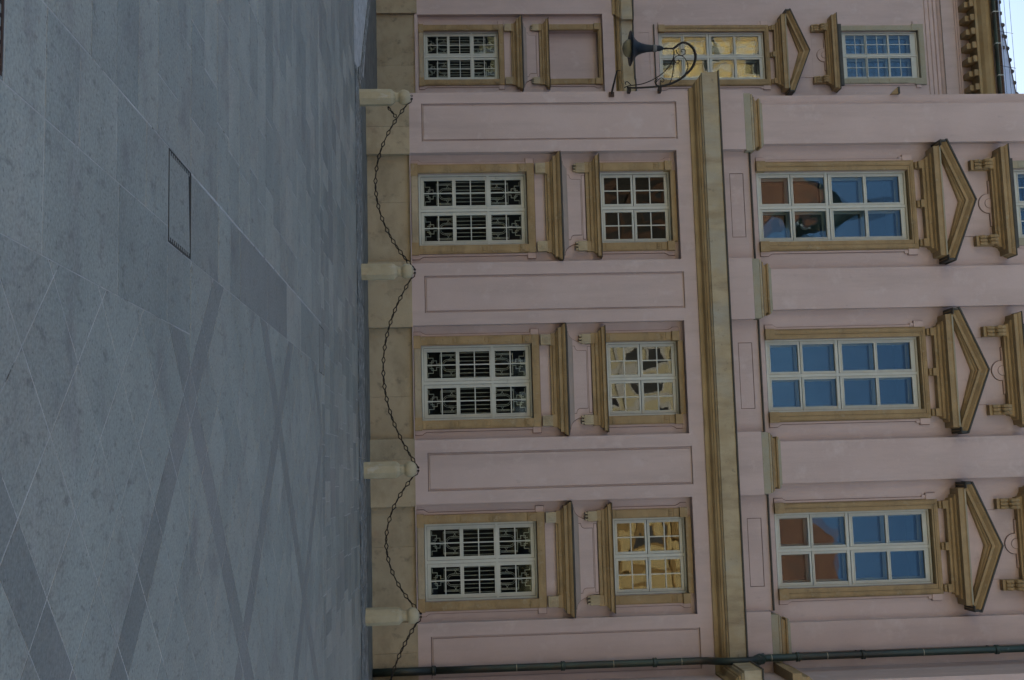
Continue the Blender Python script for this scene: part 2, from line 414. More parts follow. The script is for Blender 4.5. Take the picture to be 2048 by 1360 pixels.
for i, (cx, cyy, poly, dark, kd) in enumerate(info):
    top = rs.uniform(.0012, .0026); tilt = (rs.uniform(-.0008, .0008), rs.uniform(-.0008, .0008))
    if i < NIND:
        key = (dark, kd, tuple(sorted((round(p[0]-cx, 3), round(p[1]-cyy, 3)) for p in poly)))
        if key not in shared:
            mb = MB(); slab_geo(mb, poly, 0, ox=cx, oy=cyy); shared[key] = mb.mesh('paving_slab', M['slab_dark' if dark else ('slab_rhomb' if kd == 'rhomb' else 'slab')])
        inst(shared[key], 'paving_slab', pavement, (cx, cyy, top), (tilt[1], tilt[0], 0))
    else:
        slab_geo(fard if dark else far, poly, top, g=.0065 if cyy > -8.6 else .0045, tone=.5+(rs.random()-.5)*(.35 if kd == 'rhomb' else 1.0), tilt=tilt)
for mb, mm, nm in ((far, M['slab_stuff'], 'far_slabs'), (fard, M['slab_dark_stuff'], 'far_dark_slabs')):
    tag(mb.build(nm, mm, pavement), kind='stuff')
# strip of ground against the palace wall, and its rough kerb
gs = MB(); gs.box(-.1, 13.6, -1.31, .3, -.03, .004); gs.build('gutter_strip', M['gutter'], pavement)
rk = random.Random(5); x = 13.4; kx = []
def rough_block(x0, x1, y0, y1, z0, z1, seed, nx=7, ny=3):
    r_ = random.Random(seed); mb = MB(); vs_ = []; fs_ = []
    for i in range(nx+1):
        for j in range(ny+1):
            edge = i in (0, nx) or j in (0, ny)
            vs_.append((x0+(x1-x0)*i/nx, y0+(y1-y0)*j/ny+(r_.uniform(-.012, .012) if 0 < j < ny else r_.uniform(-.01, .01)), z1+r_.uniform(-.008, .006)-(.012 if edge else 0)))
    for i in range(nx):
        for j in range(ny): a = i*(ny+1)+j; fs_.append((a, a+ny+1, a+ny+2, a+1))
    mb.add(vs_, fs_)
    b = [(x0, y0), (x1, y0), (x1, y1), (x0, y1)]
    mb.box(x0+.004, x1-.004, y0+.012, y1-.012, z0, z1-.02)
    return mb
k = 0
while x > .35:
    w = rk.uniform(.75, 1.25); x0 = max(.35, x-w)
    rough_block(0, x-x0-.008, -2.79, -1.30, -.02, .020, k, 9, 7).build('kerb_stone', M['kerb'], pavement, loc=(x0, 0, 0)); x = x0; k += 1
# kerb turns back along the side street
cpts = [(.3, -2.0), (.0, -1.25), (-.85, -.45), (-1.75, .45), (-2.6, 1.3), (-5.0, 3.3), (-8.0, 5.6), (-12.0, 8.7)]
for i in range(len(cpts)-1):
    a, b = Vector(cpts[i]), Vector(cpts[i+1]); L_ = (b-a).length; an = math.atan2(b.y-a.y, b.x-a.x)
    o = rough_block(0, L_-.01, -.14, .14, -.16, .03, 50+i).build('kerb_stone', M['kerb'], pavement, loc=(a.x, a.y, 0)); o.rotation_euler = (0, 0, an)
street = MB()
street.add([(.0,-1.2,-.1),(-.85,-.4,-.1),(-1.75,.5,-.1),(-2.6,1.35,-.12),(-5,3.35,-.18),(-12,8.7,-.3),(-14,10.6,-.38),(.2,10.6,-.38),(.2,-1.2,-.12)][::-1], [tuple(range(9))])
tag(street.build('side_street', M['gutter']), 'dark side street sloping down to the set back wing', kind='structure')

# access covers and drain grate
def cover(x0, x1, y0, y1, label, infill=True):
    t = tag(empty('access_cover', ((x0+x1)/2, (y0+y1)/2, 0)), label, 'manhole cover', 'access covers let into the paving')
    cx, cyy = (x0+x1)/2, (y0+y1)/2; hx, hy = (x1-x0)/2, (y1-y0)/2
    MB().box(-hx, hx, -hy, hy, -.02, .0012).build('pit', M['dark_gap'], t)
    f = MB(); f.box(-hx, -hx+.008, -hy, hy, -.02, .0042); f.box(hx-.008, hx, -hy, hy, -.02, .0042)
    f.box(-hx+.009, hx-.009, -hy, -hy+.008, -.02, .0042); f.box(-hx+.009, hx-.009, hy-.008, hy, -.02, .0042)
    f.parts('frame', M['lead'], t)
    if infill:
        p = MB()
        p.add([(-hx+.035,-hy+.010,.0032),(hx-.035,-hy+.014,.0032),(hx-.035,hy-.022,.0032),(-hx+.035,hy-.075,.0032),
               (-hx+.035,-hy+.018,-.02),(hx-.035,-hy+.018,-.02),(hx-.035,hy-.075,-.02),(-hx+.035,hy-.03,-.02)],
              [(0,1,2,3),(0,4,5,1),(1,5,6,2),(2,6,7,3),(3,7,4,0)])
        p.build('infill_slab', M['slab'], t)
        n = 11
        for sx in (-1, 1):
            tm = MB()
            for i in range(n):
                yk = -hy+.03+(2*hy-.08)*i/(n-1); a, b = (hx-.034, hx-.012) if sx > 0 else (-hx+.012, -hx+.034)
                tm.box(a, b, yk-.016, yk+.010, -.02, .003)
            tm.build('tooth_strip', M['slab_dark'], t)
    else:
        MB().box(-hx+.02, hx-.02, -hy+.03, hy-.03, -.02, .003).build('plate', M['slab_dark'], t)
    return t
cover(6.075, 6.645, -16.55, -15.98, 'stone filled access cover with toothed ends and a wide dark gap')
cover(6.12, 6.73, -8.87, -8.32, 'thin rusty framed access cover further off near the pale slab strip', False)
# the covers replace the slab under them: grate at the lower left corner of the view
g = tag(empty('drain_grate', (6.25, -19.19, 0)), 'rusty drain grate at the very edge of the square', 'drain grate')
MB().box(-1.0, .27, -.16, .12, -.019, .0012).build('pit', M['dark_gap'], g)
f = MB(); f.box(-1.0, .27, .12, .138, -.02, .005); f.box(-1.0, .27, -.178, -.16, -.02, .003); f.box(.27, .288, -.178, .138, -.02, .003); f.parts('frame', M['rustmetal'], g)
for i in range(24):
    MB().box(-.008, .008, -.158, .118, -.018, .003).build('grate_bar', M['iron'], g, loc=(-.98+i*.052, 0, 0))

# ------------------------------------------------------------------ building pieces (local frame: window centre at x=0, pier face at y=0)
PANES = {}
def pane(parent, x0, x1, z0, z1, y, m_):
    key = (round(x1-x0, 3), round(z1-z0, 3), m_.name)
    if key not in PANES:
        w, h = (x1-x0)/2-.0005, (z1-z0)/2-.0005
        PANES[key] = MB().box(-w, w, -.0015, .0015, -h, h).mesh('pane', m_)
    return inst(PANES[key], 'pane', parent, ((x0+x1)/2, y, (z0+z1)/2), (rt_.gauss(0, .0035), 0, rt_.gauss(0, .0035)))
rt_ = random.Random(21)
def window(parent, ox, oy, sy_, z0, z1, cols, rows, munt, grooves, rails, glassm, inner=False, grille=False):
    """the white frame is the window part; panes, grille and the rest are its sub-parts"""
    holes = []
    for a, b in cols:
        for c, d in rows: holes.append((a, b, c, d, .045))
    for gz in grooves: holes.append((-.738, -.031, gz-.008, gz+.008, .04)); holes.append((.031, .738, gz-.008, gz+.008, .04))
    mb = MB().wall(-.775, .775, z0, z1, sy_, holes)
    mb.box(-.775, -.74, sy_-.025, sy_-.001, z0, z1); mb.box(.74, .775, sy_-.025, sy_-.001, z0, z1)
    mb.box(-.739, .739, sy_-.025, sy_-.001, z1-.035, z1); mb.box(-.739, .739, sy_-.03, sy_-.001, z0, z0+.04)
    mb.box(-.03, .03, sy_-.018, sy_-.001, z0+.041, z1-.036)
    for rz, rh in rails: mb.box(-.739, -.031, sy_-.02, sy_-.001, rz-rh/2, rz+rh/2); mb.box(.031, .739, sy_-.02, sy_-.001, rz-rh/2, rz+rh/2)
    for a, b in cols:             # raised sash rims
        for c, d in rows:
            e = .022
            mb.box(a-e, a-.002, sy_-.010, sy_-.001, c-e, d+e); mb.box(b+.002, b+e, sy_-.010, sy_-.001, c-e, d+e)
            mb.box(a-.002, b+.002, sy_-.010, sy_-.001, c-e, c-.002); mb.box(a-.002, b+.002, sy_-.010, sy_-.001, d+.002, d+e)
            if munt:
                xm, zm = (a+b)/2, (c+d)/2
                mb.box(xm-.011, xm+.011, sy_+.004, sy_+.03, c, d); mb.box(a, xm-.011, sy_+.006, sy_+.03, zm-.011, zm+.011); mb.box(xm+.011, b, sy_+.006, sy_+.03, zm-.011, zm+.011)
    mb.box(-.775, .775, sy_+.05, sy_+.052, z0-.03, z0)
    gv = MB()
    for s in (-1, 1):
        bx(gv, s, .732, .7395, sy_-.014, sy_-.0005, z0+.045, z1-.04); bx(gv, s, .031, .036, sy_-.012, sy_-.0005, z0+.045, z1-.04)
    gv.box(-.73, .73, sy_-.014, sy_-.0005, z1-.044, z1-.036); gv.box(-.73, .73, sy_-.014, sy_-.0005, z0+.041, z0+.047)
    w = mb.build('window', M['white'], parent, (ox, oy, 0))
    gv.build('sash_gap', M['stone_green'] if sy_ > .4 else M['gap'], w)
    for a, b in cols:
        for c, d in rows:
            if munt:
                xm, zm = (a+b)/2, (c+d)/2
                for p, q in ((a, xm-.011), (xm+.011, b)):
                    for r_, s_ in ((c, zm-.011), (zm+.011, d)): pane(w, p, q, r_, s_, sy_+.02, glassm)
            else: pane(w, a, b, c, d, sy_+.03, glassm)
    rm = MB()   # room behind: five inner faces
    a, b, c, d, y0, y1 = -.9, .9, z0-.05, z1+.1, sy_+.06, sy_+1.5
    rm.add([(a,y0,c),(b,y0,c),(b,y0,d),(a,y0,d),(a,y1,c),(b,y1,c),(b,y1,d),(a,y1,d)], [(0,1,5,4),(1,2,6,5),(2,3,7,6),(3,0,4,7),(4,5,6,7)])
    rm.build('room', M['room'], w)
    if inner:
        hi = [(a_+.03, b_-.03, c_+.03, d_-.03, .03) for a_, b_ in cols for c_, d_ in rows]
        im = MB().wall(-.8, .8, z0, z1, sy_+.20, hi); im.build('inner_frame', M['inner'], w)
        for a_, b_ in cols:
            for c_, d_ in rows: pane(w, a_+.03, b_-.03, c_+.03, d_-.03, sy_+.215, glassm)
    if grille:
        gm = MB(); gy = sy_+.09; t_ = .0062
        def ln(p, q):
            (xa, za), (xb, zb) = p, q
            if abs(xa-xb) < 1e-6: gm.box(xa-t_, xa+t_, gy-t_, gy+t_, min(za, zb)-t_, max(za, zb)+t_)
            elif abs(za-zb) < 1e-6: gm.box(min(xa, xb)-t_, max(xa, xb)+t_, gy-t_*.9, gy+t_*.9, za-t_, za+t_)
            else: gm.tube([(xa, gy, za), (xb, gy, zb)], t_, 4)
        def pl(pts):
            for i in range(len(pts)-1): ln(pts[i], pts[i+1])
        for a_, b_ in cols:
            c0 = (a_+b_)/2
            for zb, sgn in ((rows[0][0], 1), (rows[2][1], -1)):
                Z = lambda h: zb+sgn*h
                for sx in (-1, 1):
                    X = lambda u: c0+sx*u
                    pl([(X(.02), Z(.02)), (X(.02), Z(.10)), (X(.10), Z(.10)), (X(.10), Z(.20)), (X(.035), Z(.20)), (X(.035), Z(.27))])
                    pl([(X(.24), Z(.03)), (X(.16), Z(.03)), (X(.16), Z(.13)), (X(.06), Z(.13)), (X(.06), Z(.06))])
                    ln((X(.20), Z(.27)), (X(.20), Z(.66))); ln((X(.225), Z(.27)), (X(.225), Z(.66)))
                    for rr in (.125, .095):
                        arc = [(X(rr*math.sin(t)), Z(.44-rr*math.cos(t))) for t in [i*math.pi/2/6 for i in range(7)]]
                        pl(arc); ln((X(rr), Z(.44)), (X(rr), Z(.66)))
                    ln((X(.125), Z(.47)), (X(.225), Z(.54))); ln((X(.225), Z(.47)), (X(.125), Z(.54)));
                ln((c0-.22, Z(.27)), (c0+.22, Z(.27))); ln((c0-.26, Z(.005)), (c0+.26, Z(.005)))
            for i in range(7):
                xx = c0-.255+i*.085; ln((xx, rows[0][1]-.02), (xx, rows[2][0]+.02))
        for o_ in (gm,): o_.build('grille', M['grille'], w)
    return w
GROUND = dict(sy_=.30, z0=1.075, z1=3.37, cols=[(-.655, -.105), (.105, .655)], rows=[(1.185, 1.79), (1.865, 2.495), (2.61, 3.255)], munt=True, grooves=[2.545], rails=[(2.55, .05)])
MEZZ = dict(sy_=.30, z0=4.96, z1=6.465, cols=[(-.675, -.09), (.09, .675)], rows=[(5.055, 5.63), (5.735, 6.355)], munt=True, grooves=[5.68], rails=[])
UPPER = dict(sy_=.47, z0=8.425, z1=11.745, cols=[(-.67, -.085), (.085, .67)], rows=[(8.53, 9.13), (9.235, 9.93), (10.10, 10.80), (10.87, 11.60)], munt=False, grooves=[9.18, 10.015], rails=[(9.965, .05)])
TOP = dict(sy_=.47, z0=14.15, z1=16.60, cols=[(-.68, -.075), (.075, .68)], rows=[(14.30, 14.91), (14.98, 15.64), (15.70, 16.38)], munt=True, grooves=[14.945], rails=[])

def mirror(mb_fn):
    mb = MB()
    for s in (-1, 1): mb_fn(mb, s)
    return mb
def bx(mb, s, xa, xb, *r): mb.box(min(s*xa, s*xb), max(s*xa, s*xb), *r)
SHADE_GRIME = [None]  # collects the outlines of painted crease shade and dirt
def ear_strip(mb, s, z0, z1, y0, y1, xin, xo, zb=None, zt=None):
    """plaster strip outside the stone jamb with a wider ear at the bottom and/or the top"""
    pts = [(xin, z0), (xo+.0, z0), (xo, z1), (xin, z1)]
    if zb: pts = [(xin, z0), (xo+.055, z0), (xo+.055, zb), (xo+.03, zb+.03), (xo, zb+.09)] + [(xo, z1), (xin, z1)]
    if zt:
        pts = pts[:-2]+[(xo, zt-.1), (xo+.025, zt-.04), (xo+.055, zt), (xo+.055, z1), (xin, z1)]
    pts = [(s*x, z) for x, z in pts]
    if s < 0: pts = pts[::-1]
    mb.poly_y(pts, y0, y1)
    if SHADE_GRIME[0]: SHADE_GRIME[0].line_y(pts, y1-.0115)
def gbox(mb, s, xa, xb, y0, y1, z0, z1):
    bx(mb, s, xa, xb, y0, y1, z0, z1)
    a, b = min(s*xa, s*xb), max(s*xa, s*xb); SHADE_GRIME[0].line_y([(a, z0), (b, z0), (b, z1), (a, z1)], y1-.012)
def rosette(mb, x, z, y, r=.06):
    mb.box(x-r, x+r, y-.012, y, z-r, z+r); mb.box(x-r*.45, x+r*.45, y-.024, y-.012, z-r*.45, z+r*.45)

def ground_window(par, ox, oy):
    w = window(par, ox, oy, glassm=M['glass_low'], grille=True, **GROUND)
    j = MB()
    for s in (-1, 1):
        bx(j, s, .782, .965, .13, .34, 1.07, 3.38)
        bx(j, s, .72, .985, .105, .34, .918, 1.068)
        for a, b in ((1.16, 1.72), (1.82, 2.38), (2.48, 3.02)):       # raised fielding of the jamb
            bx(j, s, .80, .94, .118, .13, a, b); bx(j, s, .822, .918, .112, .118, a+.03, b-.03)
        for a in (1.77, 2.43): bx(j, s, .83, .91, .108, .13, a-.025, a+.025)
    j.parts('jamb', M['stone'], w, bevel=.004)
    k = MB().box(-.965, .965, .11, .34, 3.382, 3.535)
    for a, b in ((-.68, -.38), (-.3, .3), (.38, .68)): k.box(a, b, .10, .11, 3.415, 3.505)
    for s in (-1, 1):
        bx(k, s, .785, .945, .098, .13, 3.20, 3.38); k.lathe([(.065, 0), (.065, .02), (.04, .03)], n=12) if False else None
        k.tube([(s*.865, .098, 3.28), (s*.865, .075, 3.28)], .055, 10)
    k.build('lintel', M['stone'], w, bevel=.004)
    MB().box(-.72, .72, .12, .36, .93, 1.068).build('sill', M['plinth'], w, bevel=.004)
    p = MB(); SHADE_GRIME[0] = MB()
    for s in (-1, 1):
        ear_strip(p, s, .92, 3.36, .17, .21, .966, 1.015, zb=1.07)
        gbox(p, s, .966, 1.085, .155, .21, 3.365, 3.53)
    p.parts('plaster_strip', M['pink_trim'], w); SHADE_GRIME[0].parts('shade_grime', M['crevice'], w)  # strip edges outlined with painted shade and dirt
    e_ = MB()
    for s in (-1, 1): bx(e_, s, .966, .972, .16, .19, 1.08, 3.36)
    e_.box(-.965, .965, .165, .19, 3.536, 3.546); e_.box(-.78, .78, .28, .31, 3.371, 3.38); e_.build('shadow_joint', M['crevice'], w)  # thin dark strips painting the joint shadow, with dirt
    b = MB()
    for s in (-1, 1):
        bx(b, s, .74, .955, .06, .2, 3.565, 3.775); rosette(b, s*.8475, 3.67, .06)
    b.parts('square_block', M['stone_pale'], w, bevel=.004)
    h = MB().sweep([(-.86, .2), (-.86, .2-.0001), (.86, .2-.0001), (.86, .2)][1:3], [(0, 0), (0, 0)], False) if False else MB()
    prof = [(0, 3.765), (.07, 3.765), (.07, 3.80), (.10, 3.815), (.11, 3.87), (.15, 3.90), (.16, 3.925), (.215, 3.93), (.22, 3.995), (.25, 4.01), (.275, 4.04), (.29, 4.075), (0, 4.085)]
    h.sweep([(-.87, .25), (-.87, .2), (.87, .2), (.87, .25)], prof); 
    for s in (-1, 1): bx(h, s, .72, .975, .085, .2, 3.776, 3.86)
    h.parts('hood', M['stone'], w)
    MB().sweep([(-.87, .25), (-.87, .2), (.87, .2), (.87, .25)], [(0, 4.087), (.30, 4.077), (.305, 4.095), (.20, 4.125), (0, 4.15)]).build('hood_cap', M['lead'], w)
    return w
def concave(s, x0, z0, x1, z1, n=6):
    return [(s*(x0+(x1-x0)*math.sin(i/n*math.pi/2)), z0+(z1-z0)*(1-math.cos(i/n*math.pi/2))) for i in range(n+1)]
def mezz_window(par, ox, oy, blind=False):
    if blind:
        w = MB().wall(-.775, .775, 4.96, 6.465, .42, ()).build('blind_window', M['pink'], par, (ox, oy, 0))
    else:
        w = window(par, ox, oy, glassm=M['glass_mid'], **MEZZ)
    ap = MB()    # shaped apron between the two hoods
    right_ = concave(1, 1.02, 4.15, .78, 4.46, 10); pts = [(-1.02, 4.09), (1.02, 4.09)]+right_+[(.80, 4.50), (.735, 4.50), (.735, 4.62)]
    left_ = [(-x, z) for x, z in ([(.735, 4.62), (.735, 4.50), (.80, 4.50)]+right_[::-1])]
    ap.poly_y(pts+left_, .155, .2); ap.build('apron', M['pink_trim'], w)
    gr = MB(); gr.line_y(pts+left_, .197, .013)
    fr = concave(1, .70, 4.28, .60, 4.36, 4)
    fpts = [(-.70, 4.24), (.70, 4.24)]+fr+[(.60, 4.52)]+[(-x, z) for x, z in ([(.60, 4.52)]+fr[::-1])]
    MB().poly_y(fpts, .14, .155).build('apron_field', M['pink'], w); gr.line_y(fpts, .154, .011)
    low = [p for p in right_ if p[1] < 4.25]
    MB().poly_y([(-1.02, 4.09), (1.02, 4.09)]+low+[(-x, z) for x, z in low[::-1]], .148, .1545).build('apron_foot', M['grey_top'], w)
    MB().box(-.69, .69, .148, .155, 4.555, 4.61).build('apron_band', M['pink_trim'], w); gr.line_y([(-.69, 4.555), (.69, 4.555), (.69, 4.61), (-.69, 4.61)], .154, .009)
    gr.parts('shade_grime', M['crevice'], w)  # apron outlines: painted crease shade plus dirt, to bring out the relief
    b = MB()
    for s in (-1, 1):
        bx(b, s, .745, .95, .07, .2, 4.43, 4.62)
        for i in range(3): bx(b, s, .765+i*.065, .80+i*.065, .075, .2, 4.375, 4.429)
        b.box(s*.8475-.06, s*.8475+.06, .062, .07, 4.46, 4.58)
    b.parts('bracket', M['stone_pale'], w, bevel=.003)
    h = MB().sweep([(-.865, .25), (-.865, .2), (.865, .2), (.865, .25)], [(0, 4.635), (.065, 4.635), (.065, 4.70), (.10, 4.72), (.11, 4.77), (.15, 4.80), (.16, 4.83), (.215, 4.84), (.22, 4.89), (.245, 4.91), (0, 4.92)])
    for s in (-1, 1): bx(h, s, .75, .97, .09, .2, 4.622, 4.71)
    h.parts('sill_hood', M['stone'], w)
    MB().sweep([(-.865, .25), (-.865, .2), (.865, .2), (.865, .25)], [(0, 4.922), (.25, 4.912), (.255, 4.925), (.15, 4.94), (0, 4.95)]).build('sill_cap', M['lead'], w)
    j = MB()
    for s in (-1, 1):
        bx(j, s, .782, .965, .135, .42, 4.952, 6.34)
        bx(j, s, .80, .945, .122, .135, 5.02, 6.08)
        for i in range(3): bx(j, s, .80+i*.052, .83+i*.052, .115, .135, 6.12, 6.19)
        bx(j, s, .775, .975, .07, .34, 6.345, 6.50)
        bx(j, s, .80, .955, .12, .135, 6.22, 6.34)
    j.box(-.774, .774, .12, .42, 6.467, 6.575)
    j.box(-.98, .98, .075, .2, 6.505, 6.56) if blind else None
    j.parts('jamb', M['stone'], w, bevel=.004)
    p = MB(); SHADE_GRIME[0] = MB()
    for s in (-1, 1): ear_strip(p, s, 4.955, 6.50, .17, .21, .966, 1.01, zt=6.38)
    p.parts('plaster_strip', M['pink_trim'], w); SHADE_GRIME[0].parts('shade_grime', M['crevice'], w)
    return w
def pediment(w, mat_):
    h = MB().sweep([(-.80, .45), (-.80, .38), (.80, .38), (.80, .45)],
        [(0, 12.045), (.15, 12.045), (.16, 12.09), (.20, 12.11), (.21, 12.16), (.27, 12.18), (.28, 12.21), (.40, 12.215), (.40, 12.31), (.42, 12.335), (.0, 12.37)])
    h.build('pediment_cornice', mat_, w)
    MB().box(-1.19, 1.19, .0, .02, 12.34, 12.385).build('cornice_drip', M['stone_green'], w)
    zL, zA, wd = 12.50, 13.03, 1.28
    pr = [(.46, 0), (.45, .04), (.40, .09), (.385, .10), (.385, .165), (.33, .17), (.32, .20), (.29, .215), (.28, .25), (.25, .27), (.02, .28), (.02, 0)]
    rk_ = MB(); n = len(pr)
    for o_, v_ in pr:
        rk_.v += [(-wd, .38-o_, max(zL-v_, 12.34)), (0, .38-o_, zA-v_), (wd, .38-o_, max(zL-v_, 12.34))]
    for i in range(n):
        j_ = (i+1) % n
        rk_.f += [(3*i, 3*j_, 3*j_+1, 3*i+1), (3*i+1, 3*j_+1, 3*j_+2, 3*i+2)]
    rk_.f += [tuple(3*i for i in range(n)), tuple(3*i+2 for i in range(n-1, -1, -1))]
    rk_.build('raking_cornice', mat_, w)
    MB().poly_y([(-1.1, 12.36), (1.1, 12.36), (0, 12.86)], .17, .38).build('tympanum', M['pink_trim'], w)
    c = MB(); e = .02
    o_ = .49
    pts = [(-wd-.06, zL-.03), (0, zA), (wd+.06, zL-.03), (wd+.06, zL+.005), (0, zA+.03), (-wd-.06, zL+.005)]
    c.add([(x, .38-o_, z) for x, z in pts]+[(x, .38, z) for x, z in pts],
          [(0,1,4,5),(1,2,3,4),(6,11,10,7),(7,10,9,8),(0,6,7,1),(1,7,8,2),(2,8,9,3),(3,9,10,4),(4,10,11,5),(5,11,6,0)])
    for s in (-1, 1): bx(c, s, 1.20, 1.33, -.11, .38, 12.345, 12.362); bx(c, s, wd+.001, wd+.045, -.10, .38, 12.375, 12.47)
    c.parts('pediment_cap', M['lead'], w)
def upper_window(par, ox, oy, gl='glass'):
    w = window(par, ox, oy, glassm=M[gl], inner=True, **UPPER)
    j = MB()
    for s in (-1, 1):
        bx(j, s, .782, .985, .315, .52, 8.60, 11.76); bx(j, s, .875, .965, .300, .315, 8.60, 11.80); bx(j, s, .90, .94, .292, .300, 8.60, 11.83)
        bx(j, s, .775, 1.0, .285, .52, 8.40, 8.60)
    j.box(-.985, .985, .315, .52, 11.762, 11.90); j.box(-.874, .874, .300, .315, 11.80, 11.88); j.box(-.899, .899, .292, .300, 11.83, 11.865)
    j.parts('surround_stone', M['stone'], w, bevel=.004)
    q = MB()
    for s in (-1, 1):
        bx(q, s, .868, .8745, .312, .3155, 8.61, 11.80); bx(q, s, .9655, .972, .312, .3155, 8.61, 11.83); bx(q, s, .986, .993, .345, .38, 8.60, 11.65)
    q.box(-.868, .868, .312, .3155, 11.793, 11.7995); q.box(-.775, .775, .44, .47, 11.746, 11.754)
    q.build('shadow_joint', M['stone_shade_grime'], w)  # dark strips paint shade and dirt beside the fielding
    p = MB(); SHADE_GRIME[0] = MB()
    for s in (-1, 1):
        ear_strip(p, s, 8.41, 11.80, .35, .385, .986, 1.035, zb=8.58)
        gbox(p, s, .986, 1.11, .325, .385, 11.66, 11.87); bx(p, s, 1.03, 1.075, .34, .385, 11.58, 11.66)
    p.parts('plaster_strip', M['pink_trim'], w); SHADE_GRIME[0].parts('shade_grime', M['crevice'], w)
    b = MB()
    for x in (-.865, 0, .865):
        b.box(x-.075, x+.075, .27, .38, 11.905, 11.965); b.box(x-.082, x+.082, .22, .38, 11.97, 12.042)
        for q in (-.045, 0, .045): b.box(x+q-.012, x+q+.012, .262, .27, 11.91, 11.96)
    b.parts('modillion', M['stone'], w, bevel=.004)
    pediment(w, M['stone'])
    return w
def top_window(par, ox, oy):
    w = window(par, ox, oy, glassm=M['glass'], inner=True, **TOP)
    MB().box(-.72, .72, .362, .385, 12.3, 13.16).build('plaster_panel', M['pink'], w)
    circ = [(.21*math.cos(t), 13.53+.21*math.sin(t)) for t in [math.pi+i*math.pi/14 for i in range(15)]]
    pts = [(-.66, 13.70), (-.66, 13.62), (-.50, 13.62), (-.50, 13.55), (-.21, 13.55)]+circ[1:-1]+[(.21, 13.55), (.50, 13.55), (.50, 13.62), (.66, 13.62), (.66, 13.70)]
    MB().poly_y(pts, .345, .385).build('circle_apron', M['pink_trim'], w)
    gr = MB().line_y(pts, .376, .013); gr.line_y([(.10*math.cos(t), 13.55+.10*math.sin(t)) for t in [2*math.pi*i/24 for i in range(24)]], .344, .009); gr.line_y([(-.72, 12.9), (.72, 12.9), (.72, 13.16), (-.72, 13.16)], .375, .007); gr.parts('shade_grime', M['crevice'], w)  # panel, apron and disc creases outlined in painted shade and dirt
    dsk = MB().tube([(0, .33, 13.55), (0, .352, 13.55)], .10, 24); dsk.build('disc', M['pink_trim'], w)
    b = MB()
    for s in (-1, 1):
        for i in range(3):
            xx = s*.845+(i-1)*.075
            b.tube([(xx, .26, 13.25), (xx, .22, 13.24), (xx, .2, 13.3), (xx, .24, 13.37)], .036, 8)
            b.tube([(xx, .2, 13.42), (xx, .15, 13.44), (xx, .12, 13.5), (xx, .14, 13.56), (xx, .22, 13.58)], .038, 8)
        bx(b, s, .735, .955, .24, .38, 13.15, 13.56)
    b.parts('scroll_bracket', M['stone'], w)
    h = MB().sweep([(-.80, .45), (-.80, .38), (.80, .38), (.80, .45)],
        [(0, 13.58), (.14, 13.58), (.15, 13.61), (.19, 13.63), (.20, 13.67), (.26, 13.69), (.27, 13.71), (.38, 13.72), (.38, 13.79), (.40, 13.81), (.42, 13.86), (0, 13.87)])
    for s in (-1, 1): bx(h, s, .735, .975, .19, .38, 13.565, 13.64)
    h.parts('hood', M['stone'], w)
    MB().sweep([(-.80, .45), (-.80, .38), (.80, .38), (.80, .45)], [(0, 13.872), (.43, 13.865), (.435, 13.885), (.2, 13.92), (0, 13.96)]).build('hood_cap', M['lead'], w)
    j = MB()
    for s in (-1, 1):
        bx(j, s, .782, .95, .32, .52, 14.13, 16.63)
        for a, b_ in ((14.25, 14.82), (14.9, 15.5), (15.58, 16.16)): bx(j, s, .80, .93, .31, .32, a, b_)
    j.box(-.99, .99, .315, .52, 16.615, 16.78)
    for a, b_ in ((-.62, -.24), (-.18, .18), (.24, .62)): j.box(a, b_, .306, .315, 16.65, 16.75)
    for s in (-1, 1): bx(j, s, .78, .985, .31, .52, 16.40, 16.614)
    j.parts('surround_stone', M['stone_green'], w, bevel=.004)
    MB().box(-1.0, 1.0, .30, .5, 14.03, 14.125).build('sill', M['lead'], w)
    p = MB()
    for s in (-1, 1):
        bx(p, s, .951, 1.0, .35, .385, 14.14, 16.40); bx(p, s, .991, 1.085, .33, .385, 16.45, 16.6)
    p.parts('plaster_strip', M['pink_trim'], w)
    return w

PW, P = 1.307, 3.68
HEAD = [(0, 16.98), (.03, 16.98), (.03, 17.10), (.06, 17.11), (.06, 17.22), (.10, 17.24), (.10, 17.32), (.15, 17.36), (.17, 17.40), (.20, 17.41), (.20, 17.43), (0, 17.45)]
HEAD2 = [(0, 17.94), (.03, 17.94), (.04, 17.99), (.07, 18.0), (.08, 18.05), (0, 18.06)]
CORN = [(0, 18.36), (.52, 18.36), (.54, 18.33), (.58, 18.33), (.60, 18.40), (.72, 18.47), (.80, 18.57), (.82, 18.66), (.86, 18.68), (0, 18.75)]
MAINC = [(0, 6.915), (.035, 6.915), (.045, 6.97), (.06, 7.00), (.15, 7.035), (.165, 7.06), (.19, 7.07), (.20, 7.11), (.25, 7.125), (.255, 7.15), (.30, 7.155), (.305, 7.48), (.32, 7.49), (0, 7.52)]
MAINL = [(0, 7.523), (.325, 7.495), (.335, 7.50), (.335, 7.525), (.1, 7.58), (0, 7.60)]

